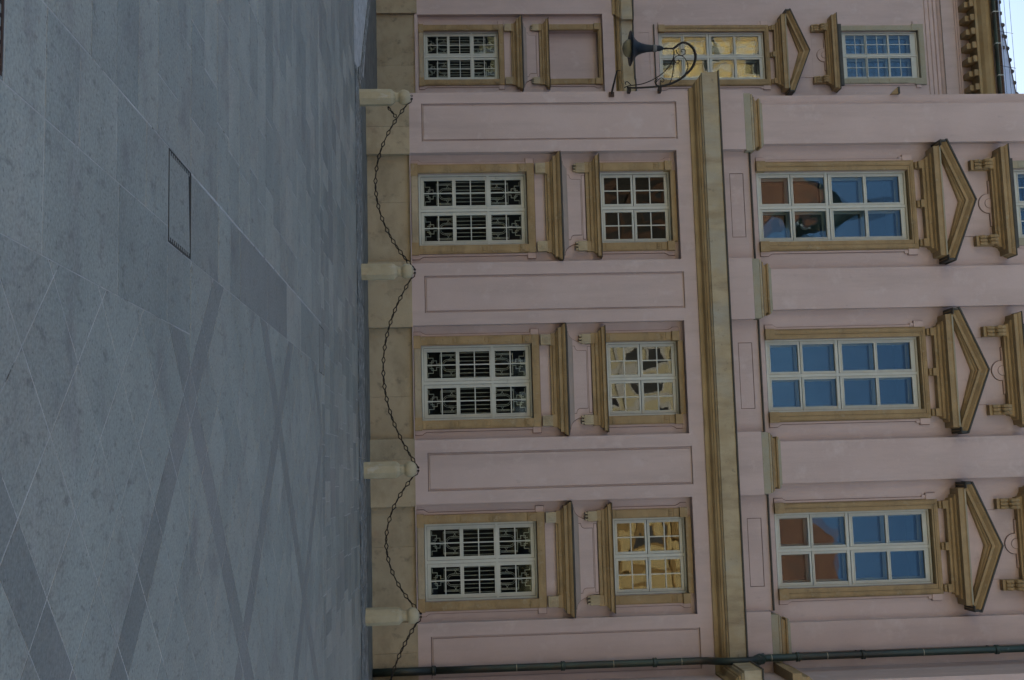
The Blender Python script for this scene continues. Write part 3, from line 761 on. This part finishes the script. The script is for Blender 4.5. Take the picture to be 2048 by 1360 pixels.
# ------------------------------------------------------------------ the palace front
palace = tag(empty('palace', (0, 0, 0)), 'long pink palace with tan stone window hoods and pilasters, facing the square', 'palace')
XR = 12.25
holes = []
for i in range(3): holes.append((PW+P*i, P*(i+1), .915, 6.60, .20))
for i in range(4):
    a = P*i+.265; b = P*i+PW-.26 if i < 3 else 12.12
    if i == 0: a, b = .235, 1.06
    holes.append((a, b, 1.17, 6.64, .052))
MB().wall(0, XR, .9, 6.95, 0, holes).build('front_wall', M['pink'], palace)
for i in range(4):
    a, b = holes[3+i][:2]
    f = MB().wall(a-.001, b+.001, 1.169, 6.641, .050, [(a+.045, b-.045, 1.215, 6.595, .0)])
    f.box(a+.045, b-.045, .030, .0505, 1.215, 6.595); f.build('pier_panel', M['pink'], palace)
    gl = MB().line_y([(a+.006, 1.178), (b-.006, 1.178), (b-.006, 6.632), (a+.006, 6.632)], .0495, .003).box(a, b, .004, .049, 1.17, 1.186)  # groove shade and dirt painted as dark lines, heaviest at the bottom
    gl.line_y([(a+.046, 1.216), (b-.046, 1.216), (b-.046, 6.594), (a+.046, 6.594)], .0495, .004); gl.build('panel_shade_grime', M['crevice'], palace)
for i in range(3):
    cx = P*i+PW+(P-PW)/2; x0, x1 = PW+P*i, P*(i+1)
    w = MB().wall(x0-.02, x1+.02, .90, 6.62, .20, [(cx-.78, cx+.78, 1.068, 3.384, .25), (cx-.78, cx+.78, 4.955, 6.468, .25)])
    w.build('recess_wall', M['pink'], palace)
    ground_window(palace, cx, 0); mezz_window(palace, cx, 0); upper_window(palace, cx, 0); top_window(palace, cx, 0)
# plinth stones
rp = random.Random(9)
def stone(x0, x1, y0, y1, z0, z1):
    MB().box(0, x1-x0-.003, 0, y1-y0, 0, z1-z0).build('plinth_stone', M['plinth'], palace, (x0, y0, z0), bevel=.004)
for i in range(4):
    a, b = P*i-.0, P*i+PW+.035
    if i == 0: a = -.045
    else: a -= .035
    if i == 3: b = XR
    mid = {0: .745, 1: 4.06, 2: 7.75, 3: 11.6}[i]
    stone(a, mid, -.045, .3, -.06, .912); stone(mid, b, -.045, .3, -.06, .912)
    if i < 3:
        c, d = b, P*(i+1)-.035; m1 = c+(d-c)*(.44, .62, .35)[i]
        stone(c, m1, .10, .4, -.06, .905); stone(m1, d, .10, .4, -.06, .905)
# upper storeys
hol = [(P*i+PW+(P-PW)/2-.78, P*i+PW+(P-PW)/2+.78, a, b, .25) for i in range(3) for a, b in ((8.40, 11.765), (14.13, 16.62))]
MB().wall(0, XR, 7.5, 18.7, .38, hol).build('upper_wall', M['pink'], palace)
for i in range(4):
    a = P*i; b = a+PW if i < 3 else XR
    MB().box(a, b, 0, .39, 7.55, 8.115).build('pedestal', M['pink'], palace)
    c = a+PW/2 if i else .70
    h0 = h1 = .437
    if i == 3: h0, h1 = .39, .21
    sp_ = [(c-h0, .39), (c-h0, .205), (c+h1, .205), (c+h1, .39)]
    MB().sweep(sp_, [(0, 8.1), (0, 16.2)], False).build('pilaster', M['pink'], palace)
    MB().sweep(sp_, [(.012, 8.117), (.20, 8.117), (.20, 8.262), (.012, 8.27)]).build('pilaster_plinth', M['stone_green'], palace, bevel=.006)
    MB().sweep(sp_, [(.01, 8.263), (.165, 8.263), (.185, 8.28), (.185, 8.305), (.165, 8.32), (.10, 8.325)]).build('pilaster_base', M['stone_pale'], palace)
    MB().sweep(sp_, [(.01, 8.31), (.16, 8.318), (.165, 8.328), (.01, 8.335)]).build('base_joint', M['lead'], palace)
    MB().sweep(sp_, [(.01, 8.33), (.135, 8.335), (.14, 8.36), (.10, 8.375), (.07, 8.40), (.07, 8.435), (.105, 8.45), (.11, 8.475), (.09, 8.49)]).build('pilaster_base', M['stone'], palace)
    MB().sweep(sp_, [(.01, 8.485), (.095, 8.49), (.09, 8.515), (.035, 8.525), (.03, 8.56), (0, 8.57)]).build('pilaster_base', M['stone_green'], palace)
    MB().sweep(sp_, [(0, 16.2), (.04, 16.2), (.04, 16.26), (.02, 16.3), (.02, 16.5), (.1, 16.6), (.1, 16.8), (0, 16.9)]).build('pilaster_capital', M['stone'], palace)
for i in range(3):
    cx = P*i+PW+(P-PW)/2; x0, x1 = P*i+PW, P*(i+1)
    MB().wall(x0, x1, 7.55, 8.215, .2, [(cx-.71, cx+.70, 7.77, 8.075, .02)]).wall(cx-.71, cx+.70, 7.77, 8.075, .22).wall(cx-.70, cx+.69, 7.78, 8.065, .206, []).build('balustrade_wall', M['pink'], palace)
    MB().line_y([(cx-.695, 7.785), (cx+.685, 7.785), (cx+.685, 8.06), (cx-.695, 8.06)], .2055, .012).build('panel_shade_grime', M['crevice'], palace)  # painted groove shade and dirt round the inset panel
    MB().sweep([(x0, .2), (x1, .2)], [(-.18, 8.215), (.05, 8.215), (.055, 8.225), (.055, 8.245), (.0, 8.255), (-.18, 8.29)]).build('sill_ledge', M['lead'], palace)
MB().sweep([(0, 9.9), (0, 0), (XR, 0), (XR, -1.1), (20, -1.1)], MAINC[7:]+[(0, 7.10)]).build('cornice_fascia', M['stone_pale'], palace)
MB().sweep([(0, 9.9), (0, 0), (XR, 0), (XR, -1.1), (20, -1.1)], MAINC[:8]+[(0, 7.12)]).build('cornice_bed', M['corn'], palace)
MB().sweep([(0, 9.9), (0, 0), (XR, 0), (XR, -1.1), (20, -1.1)], MAINL).build('cornice_flashing', M['lead'], palace)
# risalit at the right edge, side wall, roof slab and body
r_ = MB(); r_.box(XR, 26, -1.1, .5, -.05, 18.7); r_.build('risalit_wall', M['pink'], palace)
MB().sweep([(XR, .2), (XR, -1.1), (20, -1.1)], [(0, -.05), (.045, -.05), (.045, .912), (0, .914)]).build('plinth', M['plinth'], palace)
MB().sweep([(XR, .2), (XR, -1.1), (20, -1.1)], [(0, 8.117), (.20, 8.117), (.20, 8.262), (.185, 8.28), (.185, 8.305), (.12, 8.33), (.10, 8.40), (.11, 8.475), (.03, 8.56), (0, 8.57)]).build('risalit_base', M['stone'], palace)
side = MB(); side.add([(0,9.99,-.5),(0,0,-.5),(0,0,7.5),(0,9.99,7.5)], [(0,1,2,3)]); side.add([(0.002,9.99,7.5),(.002,.38,7.5),(.002,.38,18.7),(.002,9.99,18.7)], [(0,1,2,3)])
side.build('side_wall', M['pink'], palace)
MB().sweep([(0, 9.9), (0, .38), (XR, .38), (XR, -1.1), (26, -1.1)], HEAD).build('architrave', M['pink_trim'], palace)
MB().sweep([(0, 9.9), (0, .38), (XR, .38), (XR, -1.1), (26, -1.1)], CORN).build('eaves_cornice', M['corn'], palace)
MB().box(.02, 26, 2.6, 15, -.4, 18.69).build('body', M['pink'], palace)
rf = MB(); rf.add([(-.7,-.4,18.76),(27,-.4,18.76),(27,7.5,24),(5,7.5,24),(27,15.5,18.76),(-.7,15.5,18.76)], [(0,1,2,3),(3,2,4,5),(0,3,5),(0,5,4,1),(1,4,2)])
rf.build('roof', M['redroof'], palace)
# small bracket at the corner of the upper wall
MB().poly_y([(-.13, 11.63), (.0, 11.50), (.0, 11.66), (-.13, 11.66)], .30, .42).build('corner_stop', M['stone'], palace)
MB().box(-.15, .0, .28, .42, 11.661, 11.70).build('stop_cap', M['lead'], palace)

# ------------------------------------------------------------------ the set back wing on the left
OX, OY = -4.72, 10.0
wing = tag(empty('palace_wing', (OX, OY, 0)), 'set back pink wing left of the corner, with roof edge against the sky', 'palace wing')
MB().wall(-30, 4.72, .8, 6.95, 0, [(-1.24, 1.30, .9, 6.60, .2)]).build('front_wall', M['pink'], wing)
MB().wall(-1.26, 1.32, .88, 6.62, .2, [(-.78, .78, 1.068, 3.384, .25), (-.78, .78, 4.955, 6.468, .25)]).build('recess_wall', M['pink'], wing)
ground_window(wing, 0, 0); mezz_window(wing, 0, 0, True); upper_window(wing, 0, 0, 'glass_mid'); top_window(wing, 0, 0).location.z = .10
for a, b in ((-4.2, -2.6), (-2.6, -1.27), (-1.27, .35), (.35, 1.9), (1.9, 4.6)):
    MB().box(0, b-a-.003, 0, .45, 0, 1.30).build('plinth_stone', M['plinth'], wing, (a, -.05 if b < -1.2 or a > 1.2 else .06, -.42), bevel=.004)
MB().wall(-30, 4.72, 7.5, 18.7, .38, [(-.78, .78, 8.40, 11.765, .25), (-.78, .78, 14.23, 16.72, .25)]).build('upper_wall', M['pink'], wing)
MB().wall(-1.24, 1.3, 7.55, 8.215, .2, [(-.71, .70, 7.77, 8.075, .02)]).wall(-.71, .70, 7.77, 8.075, .22).wall(-.70, .69, 7.78, 8.065, .206, []).build('balustrade_wall', M['pink'], wing)
MB().sweep([(-.95, .2), (.98, .2)], [(-.18, 8.215), (.05, 8.215), (.055, 8.245), (.0, 8.255), (-.18, 8.29)]).build('sill_ledge', M['lead'], wing)
pw = [(-30, 0), (-1.24, 0), (-1.24, .12), (1.3, .12), (1.3, 0), (4.7, 0)]
MB().sweep(pw, MAINC[7:]+[(0, 7.10)]).build('cornice_fascia', M['stone_pale'], wing)
MB().sweep(pw, MAINC[:8]+[(0, 7.12)]).build('cornice_bed', M['corn'], wing)
MB().sweep(pw, MAINL).build('cornice_flashing', M['lead'], wing)
MB().wall(-1.24, 1.3, 6.60, 6.93, .12).build('spandrel', M['pink'], wing)
MB().sweep([(-30, .38), (4.7, .38)], HEAD).build('architrave', M['pink_trim'], wing)
MB().sweep([(-30, .38), (4.7, .38)], [(.0, 17.432), (.205, 17.415), (.21, 17.43), (0, 17.46)]).build('architrave_flashing', M['lead'], wing)
MB().sweep([(-30, .38), (4.7, .38)], HEAD2).build('frieze_moulding', M['pink_trim'], wing)
mo = MB().box(-.085, .085, -.05, .38, 18.08, 18.20); mo.box(-.095, .095, -.17, .38, 18.201, 18.35)
mom = mo.mesh('modillion', M['stone']) 
for i in range(16): inst(mom, 'modillion', wing, (-2.37+i*.452, 0, 0))
MB().sweep([(-30, .38), (4.7, .38)], CORN).build('eaves_cornice', M['corn'], wing)
# eaves gutter
gt = []
for i in range(9):
    t = math.pi+math.pi*i/8; gt.append((.86+.09+.09*math.cos(t), 18.78+.09*math.sin(t)))
gt += [(1.03, 18.78), (.95, 18.72), (.87, 18.78)]
MB().sweep([(-30, .38), (4.7, .38)], gt).build('gutter', M['copper'], wing)
for i in range(8):
    MB().box(-.012, .012, -.66, -.30, 18.69, 18.71).box(-.012, .012, -.67, -.655, 18.69, 18.88).build('gutter_bracket', M['white'], wing, (-2.0+i*1.02, 0, 0))
# tiled roof: a low eaves strip, then the main slope starting at its hip
sl_ = .80
def rp_(t, x): return (x, -.5+t, 18.95+sl_*t)
rows_ = 8
rfm = MB(); rfm.add([rp_(0, -25), rp_(0, 4.7), rp_(1.85, 4.7), rp_(3.17, 4.7), rp_(.25, -.7), rp_(.25, -25)], [(0, 1, 2, 3, 4, 5)])
rfm.add([rp_(.25, -25), rp_(.25, -.7), rp_(3.17, 4.7), (4.7, 12, 19.5), (-25, 12, 18.9)], [(0, 1, 2, 3, 4)])
rfm.build('roof', M['roof'], wing)
for i in range(14):
    t = .25+i*.17; x = -.7+(t-.25)*1.85
    MB().lathe([(.06, -.05), (.075, .0), (.055, .05), (.02, .07)], n=7).build('hip_tile', M['rooftile'], wing, (x, -.5+t, 18.97+sl_*t))
hp = MB().tube([rp_(.25, -.7), rp_(3.17, 4.7)], .03, 6); hp.build('hip_ridge', M['rooftile'], wing)
for i in range(9):
    MB().box(-.05, .05, -.03, .03, -.03, .05).build('eaves_tile', M['rooftile'], wing, (-2.9+i*.37, -.33, 19.08))
MB().box(-30, 4.7, 2.4, 12, -.6, 18.69).build('body', M['pink'], wing)

# ------------------------------------------------------------------ wires of the snow guard over the wing's eaves
wr = tag(empty('wire_rail', (OX, OY-.6, 18.85)), 'thin wire rail running along the roof edge of the wing', 'wire rail')
for dz in (.16, .34, .56):
    MB().tube([(-5, .05+dz*.4, dz), (4.6, .05+dz*.4, dz)], .006, 4).build('wire', M['iron'], wr)
for i in range(5):
    MB().tube([(0, -.02, -.05), (0, .1, .2), (0, .24, .58)], .008, 4).build('wire_post', M['iron'], wr, (-1.5+i*1.12, 0, 0))

# ------------------------------------------------------------------ downpipe
pipe = tag(empty('downpipe', (11.945, 0, 0)), 'dark green patinated downpipe bending around the cornice beside the corner pilaster', 'downpipe')
MB().tube([(0, -.13, -.04), (0, -.13, 1.2)], .082, 14).build('foot_pipe', M['copper'], pipe, smooth=True)
pts = [(0, -.13, 1.2), (0, -.13, 2), (0, -.13, 4), (0, -.13, 6.55), (0, -.15, 6.72), (-.01, -.30, 6.88), (-.02, -.43, 7.02), (-.02, -.45, 7.16), (-.02, -.45, 7.45), (-.02, -.42, 7.58), (-.01, -.30, 7.72), (0, -.14, 7.86), (0, -.09, 7.98), (0, -.09, 8.6), (0, -.09, 12), (0, -.09, 18.3)]
MB().tube(pts, .073, 14).build('pipe', M['copper'], pipe, smooth=True)
ringp = [(.0, -.03), (.086, -.03), (.093, -.015), (.086, 0), (.093, .015), (.086, .03), (.0, .03)]
for z in (1.22, 3.80, 5.66, 8.60, 9.95, 12.75, 15.5):
    MB().lathe([(.076, -.045), (.094, -.04), (.098, -.02), (.086, -.005), (.098, .015), (.094, .035), (.076, .045)], (0, 0, 0), 14, False).build('collar', M['copper'], pipe, (0, -.13 if z < 7 else -.09, z), smooth=True)
    MB().box(-.02, .02, 0, .13 if z < 7 else .46, -.01, .01).build('pipe_hook', M['iron'], pipe, (0, -.13 if z < 7 else -.09, z))
for z in (2.87, 4.82, 6.2, 8.05, 9.2, 11.2, 14.0):
    MB().lathe([(.0735, -.008), (.078, -.004), (.078, .004), (.0735, .008)], (0, 0, 0), 14, False).build('seam_ring', M['stone_green'], pipe, (0, -.13 if z < 7 else -.09, z), smooth=True)
rc = random.Random(4); cr_ = MB(); n = 14
for j, (r_, z) in enumerate([(.075, 7.60), (.10, 7.64), (.11, 7.70), (.115, 7.76), (.105, 7.82), (.10, 7.88), (.076, 7.92)]):
    yb = -.38+(z-7.60)/(.32)*.27
    for i in range(n):
        a = 2*math.pi*i/n; q = r_*(1+rc.uniform(-.16, .16)); cr_.v.append((q*math.cos(a), yb+q*math.sin(a), z))
for j in range(6):
    for i in range(n): cr_.f.append((j*n+i, j*n+(i+1) % n, (j+1)*n+(i+1) % n, (j+1)*n+i))
cr_.build('crumpled_sleeve', M['copper'], pipe)

# ------------------------------------------------------------------ wall lamp on the palace corner
lamp = tag(empty('wall_lamp', (0, -.12, 5.5)), 'bell shaded blue black street lamp on a scrolled iron bracket at the palace corner', 'street lamp')
def lp(pts): return [(x, -.03, z-5.5) for x, z in pts]
def smooth_path(p, n=4):
    out = []
    for i in range(len(p)-1):
        p0, p1, p2, p3 = (Vector(p[max(i-1, 0)]), Vector(p[i]), Vector(p[i+1]), Vector(p[min(i+2, len(p)-1)]))
        for k in range(n):
            t = k/n; out.append(.5*((2*p1)+(-p0+p2)*t+(2*p0-5*p1+4*p2-p3)*t*t+(-p0+3*p1-3*p2+p3)*t**3))
    out.append(Vector(p[-1])); return out
outer = [(-.888, 6.61), (-.965, 6.706), (-1.021, 6.818), (-.975, 6.946), (-.851, 7.049), (-.684, 7.074), (-.517, 7.023), (-.351, 6.896), (-.208, 6.716), (-.10, 6.495), (-.05, 6.254), (-.03, 6.003), (-.02, 5.733), (-.03, 5.562)]
sp1 = smooth_path(lp(outer)); MB().tube(sp1, [.030-.016*abs(i/(len(sp1)-1)-.35) for i in range(len(sp1))], 8).build('bracket_arm', M['iron'], lamp, smooth=True)
inner_ = [(-.888, 6.60), (-.743, 6.61), (-.576, 6.548), (-.41, 6.422), (-.278, 6.264), (-.169, 6.065), (-.10, 5.868), (-.075, 5.651), (-.06, 5.58), (-.03, 5.509)]
MB().tube(smooth_path(lp(inner_)), .012, 6).build('bracket_brace', M['iron'], lamp, smooth=True)
for nm, p_ in (('scroll', [(-.055, 6.372), (-.10, 6.472), (-.243, 6.544), (-.464, 6.586), (-.654, 6.606), (-.731, 6.696), (-.708, 6.803), (-.607, 6.875), (-.462, 6.901), (-.318, 6.829)]),
               ('scroll', [(-.854, 6.658), (-.764, 6.697), (-.73, 6.784), (-.79, 6.86), (-.864, 6.84), (-.86, 6.78), (-.82, 6.77), (-.81, 6.80)]),
               ('scroll', [(-.654, 6.606), (-.585, 6.63), (-.564, 6.678), (-.608, 6.723), (-.64, 6.69)]),
               ('scroll', [(-.13, 6.193), (-.20, 6.25), (-.235, 6.32), (-.19, 6.37), (-.145, 6.34), (-.165, 6.30)]),
               ('scroll', [(-.225, 6.24), (-.16, 6.17), (-.08, 6.21), (-.06, 6.30), (-.06, 6.38)]),
               ('scroll', [(-.07, 5.66), (-.12, 5.62), (-.16, 5.57), (-.13, 5.53), (-.09, 5.55)])):
    MB().tube(smooth_path(lp(p_)), .010, 6).build(nm, M['iron'], lamp, smooth=True)
MB().tube(lp([(-.89, 6.36), (-.888, 6.62)]), .02, 8).build('lamp_stem', M['iron'], lamp, smooth=True)
for z in (5.62, 6.28): MB().box(-.05, .06, -.03, .13, z-5.53, z-5.47).build('wall_fixing', M['iron'], lamp)
lc = (-.895, -.03, 5.5-5.5)
MB().lathe([(.375, .165), (.37, .178), (.29, .215), (.20, .27), (.145, .33), (.11, .41), (.085, .52), (.075, .62), (.072, .70), (.06, .74), (.064, .80), (.04, .86), (.02, .90)], lc, 24).build('lamp_shade', M['lamp_blue'], lamp, smooth=True)
MB().lathe([(.372, .164), (.29, .195), (.20, .24)], lc, 24, False).build('shade_lining', M['lamp_in'], lamp, smooth=True)
MB().lathe([(.19, .175), (.195, .13), (.17, .06), (.11, .02), (.03, .0)], lc, 20).build('lamp_globe', M['lamp_glass'], lamp, smooth=True)
MB().lathe([(.078, .655), (.081, .66), (.081, .73), (.078, .735)], lc, 10, False).build('lamp_vent', M['lamp_in'], lamp, smooth=True)

# iron bar holder on the corner
bar = tag(empty('flag_holder', (0, -.03, 5.25)), 'short black iron bar sticking out of the palace corner below the lamp', 'iron bar')
MB().tube([(.08, 0, -.01), (-.40, -.12, .11)], [.024, .015], 8).build('bar', M['iron'], bar)
MB().box(.03, .13, -.02, .03, -.06, .05).build('wall_plate', M['rustmetal'], bar)
MB().tube([(-.40, -.12, .11), (-.41, -.10, .19)], .009, 6).build('bar_hook', M['iron'], bar)

# ------------------------------------------------------------------ bollards and chains
def bollard(x, y, label, scale=1.0, rot=0.0, patch=False):
    t = tag(empty('stone_bollard', (x, y, 0)), label, 'bollard', 'stone bollards along the palace wall')
    sh = MB().lathe([(.166, -.03), (.168, .12), (.166, .60), (.158, .635), (.118, .675), (.105, .70)], n=8, rot=R(22.5)+rot)
    sh.build('shaft', M['bollard'], t, bevel=.006)
    MB().lathe([(.10, .695), (.092, .72), (.09, .77), (.10, .79)], n=20).build('neck', M['bollard'], t, smooth=True)
    MB().lathe([(.095, .775), (.125, .80), (.146, .84), (.150, .88), (.140, .93), (.110, .975), (.06, 1.0), (.0, 1.008)], n=24, cap=False).build('ball', M['bollard'], t, smooth=True)
    ey = MB()
    for s in (-1, 1):
        ey.tube([(s*.03+.017*math.cos(a), 0, 1.03+.017*math.sin(a)) for a in [2*math.pi*i/10 for i in range(10)]], .006, 5, closed=True)
        ey.tube([(s*.028, 0, .99), (s*.03, 0, 1.015)], .008, 5)
    ey.parts('eyelet', M['iron'], t)
    return t
BY = -1.85
bx_ = [.73, 4.18, 7.955, 10.645, 14.35]
bollard(bx_[0], BY, 'stone ball topped bollard nearest the palace corner, with a loose chain end hanging')
bollard(bx_[1], BY, 'stone ball topped bollard second from the corner, in front of the second pier', rot=.1)
bollard(bx_[2], BY, 'stone ball topped bollard in front of the third pier, chipped near its foot', rot=-.06)
bollard(bx_[3], BY, 'stone ball topped bollard closest to the green downpipe', rot=.2)
bollard(bx_[4], BY, 'stone ball topped bollard just beyond the green downpipe', rot=.05)
lk = MB()
LP_ = .072
pr = [(-LP_, 0), (-LP_*.72, .012), (0, .036), (LP_*.72, .012), (LP_, 0), (LP_*.72, -.012), (0, -.036), (-LP_*.72, -.012)]
lk.tube([(a, 0, b) for a, b in pr], .0108, 5, closed=True); link = lk.mesh('chain_link', M['rust'], True)
def chain(p0, p1, zmin, label, skew=0.0):
    a, b = Vector(p0), Vector(p1); L_ = (b-a).length
    t = tag(empty('chain', tuple(a)), label, 'chain', 'iron chains hanging between the bollards')
    # parabola through both ends with its lowest point at zmin
    N = 400; pts = []
    ha, hb = a.z-zmin, b.z-zmin; u0 = math.sqrt(ha)/(math.sqrt(ha)+math.sqrt(hb)); kk = ha/u0**2
    for i in range(N+1):
        u = i/N; z = zmin+kk*(u-u0)**2; pts.append(Vector((a.x+(b.x-a.x)*u, a.y+(b.y-a.y)*u, z)))
    d = [0]
    for i in range(N): d.append(d[-1]+(pts[i+1]-pts[i]).length)
    n = round(d[-1]/.125); step = d[-1]/n
    for k in range(n):
        s_ = (k+.5)*step; i = min(next(j for j in range(N+1) if d[j] >= s_), N-1)
        tg = (pts[i+1]-pts[i-1]).normalized(); ang = math.atan2(tg.z, tg.x)
        o = inst(link, 'chain_link', t, tuple(pts[i]-a), (0, 0, 0))
        roll = (R(18) if k % 2 == 0 else R(72))+rt_.uniform(-.15, .15)
        o.rotation_euler = (Matrix.Rotation(-ang, 3, 'Y') @ Matrix.Rotation(roll, 3, 'X')).to_euler()
    return t
zt = 1.03
c1 = chain((bx_[0]+.03, BY, zt), (bx_[1]-.03, BY, zt), .30, 'iron chain between the corner bollard and the second bollard')
chain((bx_[1]+.03, BY, zt), (bx_[2]-.03, BY, zt), .40, 'iron chain between the second and third bollards, the longest span')
chain((bx_[2]+.03, BY, zt), (bx_[3]-.03, BY, zt), .41, 'iron chain between the third bollard and the one by the pipe')
chain((bx_[3]+.03, BY, zt), (bx_[4]-.03, BY, zt), .36, 'iron chain passing in front of the foot of the green downpipe')
for k, (x, z, a) in enumerate(((.335, -.335, .5), (.265, -.385, .75), (.20, -.44, .8))):
    o = inst(link, 'loose_link', c1, (x, .01, z), (R(20+60*k), -a, 0)); o.scale = (.62, 1, 1)
MB().tube([(.15, .01, -.47), (.165, .01, -.455), (.18, .01, -.44)], .018, 8).build('loose_end', M['rust'], c1)

# ------------------------------------------------------------------ buildings across the square (seen in the window panes)
def gable_house(name, label, x0, x1, y0, y1, h, rh, wallm, roofm, floors, bays, trim=None, ridge='x'):
    t = tag(empty(name, ((x0+x1)/2, y1, 0)), label, 'building', 'buildings across the square')
    cx, w, d = (x0+x1)/2, (x1-x0)/2, y1-y0
    MB().box(-w, w, -d, 0, -.5, h).build('wall', wallm, t)
    MB().box(-w-.02, w+.02, 0, .35, -.4, 5.2).build('ground_floor', M['arcade'], t)
    r = MB()
    if ridge == 'x': r.add([(-w-.4,.4,h),(w+.4,.4,h),(w-6,-d/2,h+rh),(-w+6,-d/2,h+rh),(w+.4,-d-.4,h),(-w-.4,-d-.4,h)], [(1,0,3,2),(3,5,4,2),(0,5,3),(1,2,4),(0,1,4,5)])
    else: r.add([(-w-.3,.4,h),(w+.3,.4,h),(0,.4,h+rh),(-w-.3,-d,h),(w+.3,-d,h),(0,-d,h+rh)], [(1,0,2),(0,3,5,2),(1,2,5,4),(3,4,5),(0,1,4,3)])
    r.build('roof', roofm, t)
    fh = (h-1.2)/floors; bw = 2*w/bays
    wm = MB().box(-.55, .55, 0, .05, -.9, .9).mesh('window', M['darkwin']); tm = MB()
    tm.box(-.75, .75, .0, .12, .9, 1.1); tm.box(-.75, .75, .0, .12, -1.1, -.9); tm.box(-.75, -.56, .0, .1, -.9, .9); tm.box(.56, .75, .0, .1, -.9, .9)
    tmm = tm.mesh('window_trim', trim or M['whitewall'])
    for i in range(bays):
        for j in range(floors):
            o = inst(wm, 'window', t, (-w+bw*(i+.5), .001, 1.4+fh*j+fh*.35)); inst(tmm, 'frame', o)
    c = MB()
    for j in range(1, floors+1): c.box(-w, w, .0, .25, 1.0+fh*j-.35, 1.0+fh*j-.05)
    for i in range(bays+1): c.box(-w+bw*i-.2 if i else -w, -w+bw*i+.2 if i < bays else w, .0, .14, 0, h-.4)
    c.build('mouldings', trim or M['whitewall'], t)
    for i in range(2):
        MB().box(-.5, .5, -.4, .4, 0, 2.4).build('chimney', M['whitewall'], r and t, (-w*.4+i*w*.9, -d*.5, h+rh*.6))
    return t
gable_house('town_house', 'tall yellow house with brown hipped roof, mirrored in the rightmost windows', 7.0, 29, -66, -47, 19.6, 9.8, M['yellow'], M['redroof'], 5, 6, M['ochre'])
gable_house('town_house', 'cream four storey house mirrored in the middle windows', -3.5, 6.8, -60, -47, 16.8, 2.6, M['cream'], M['brownroof'], 4, 4, M['whitewall'])
gable_house('town_house', 'dark house with a steep orange roof, mirrored beside the palace corner', -15.5, -4.0, -62, -47, 17.8, 9.5, M['arcade'], M['redroof'], 4, 4, M['brownroof'], ridge='y')
gable_house('town_house', 'high yellow house with white mouldings, mirrored in the wing windows', -40, -21.5, -60, -46, 31.0, 4.0, M['yellow'], M['brownroof'], 7, 7, M['whitewall'])
tw = tag(empty('church_tower', (-13.5, -66, 0)), 'round topped tower rising behind the orange roof', 'tower')
MB().box(-2.2, 2.2, -2.2, 2.2, 0, 30).build('wall', M['whitewall'], tw)
MB().lathe([(2.6, 30), (2.9, 31.5), (2.4, 33.5), (1.2, 35), (.5, 36.5), (.1, 39)], n=16).build('roof', M['copper'], tw, smooth=True)
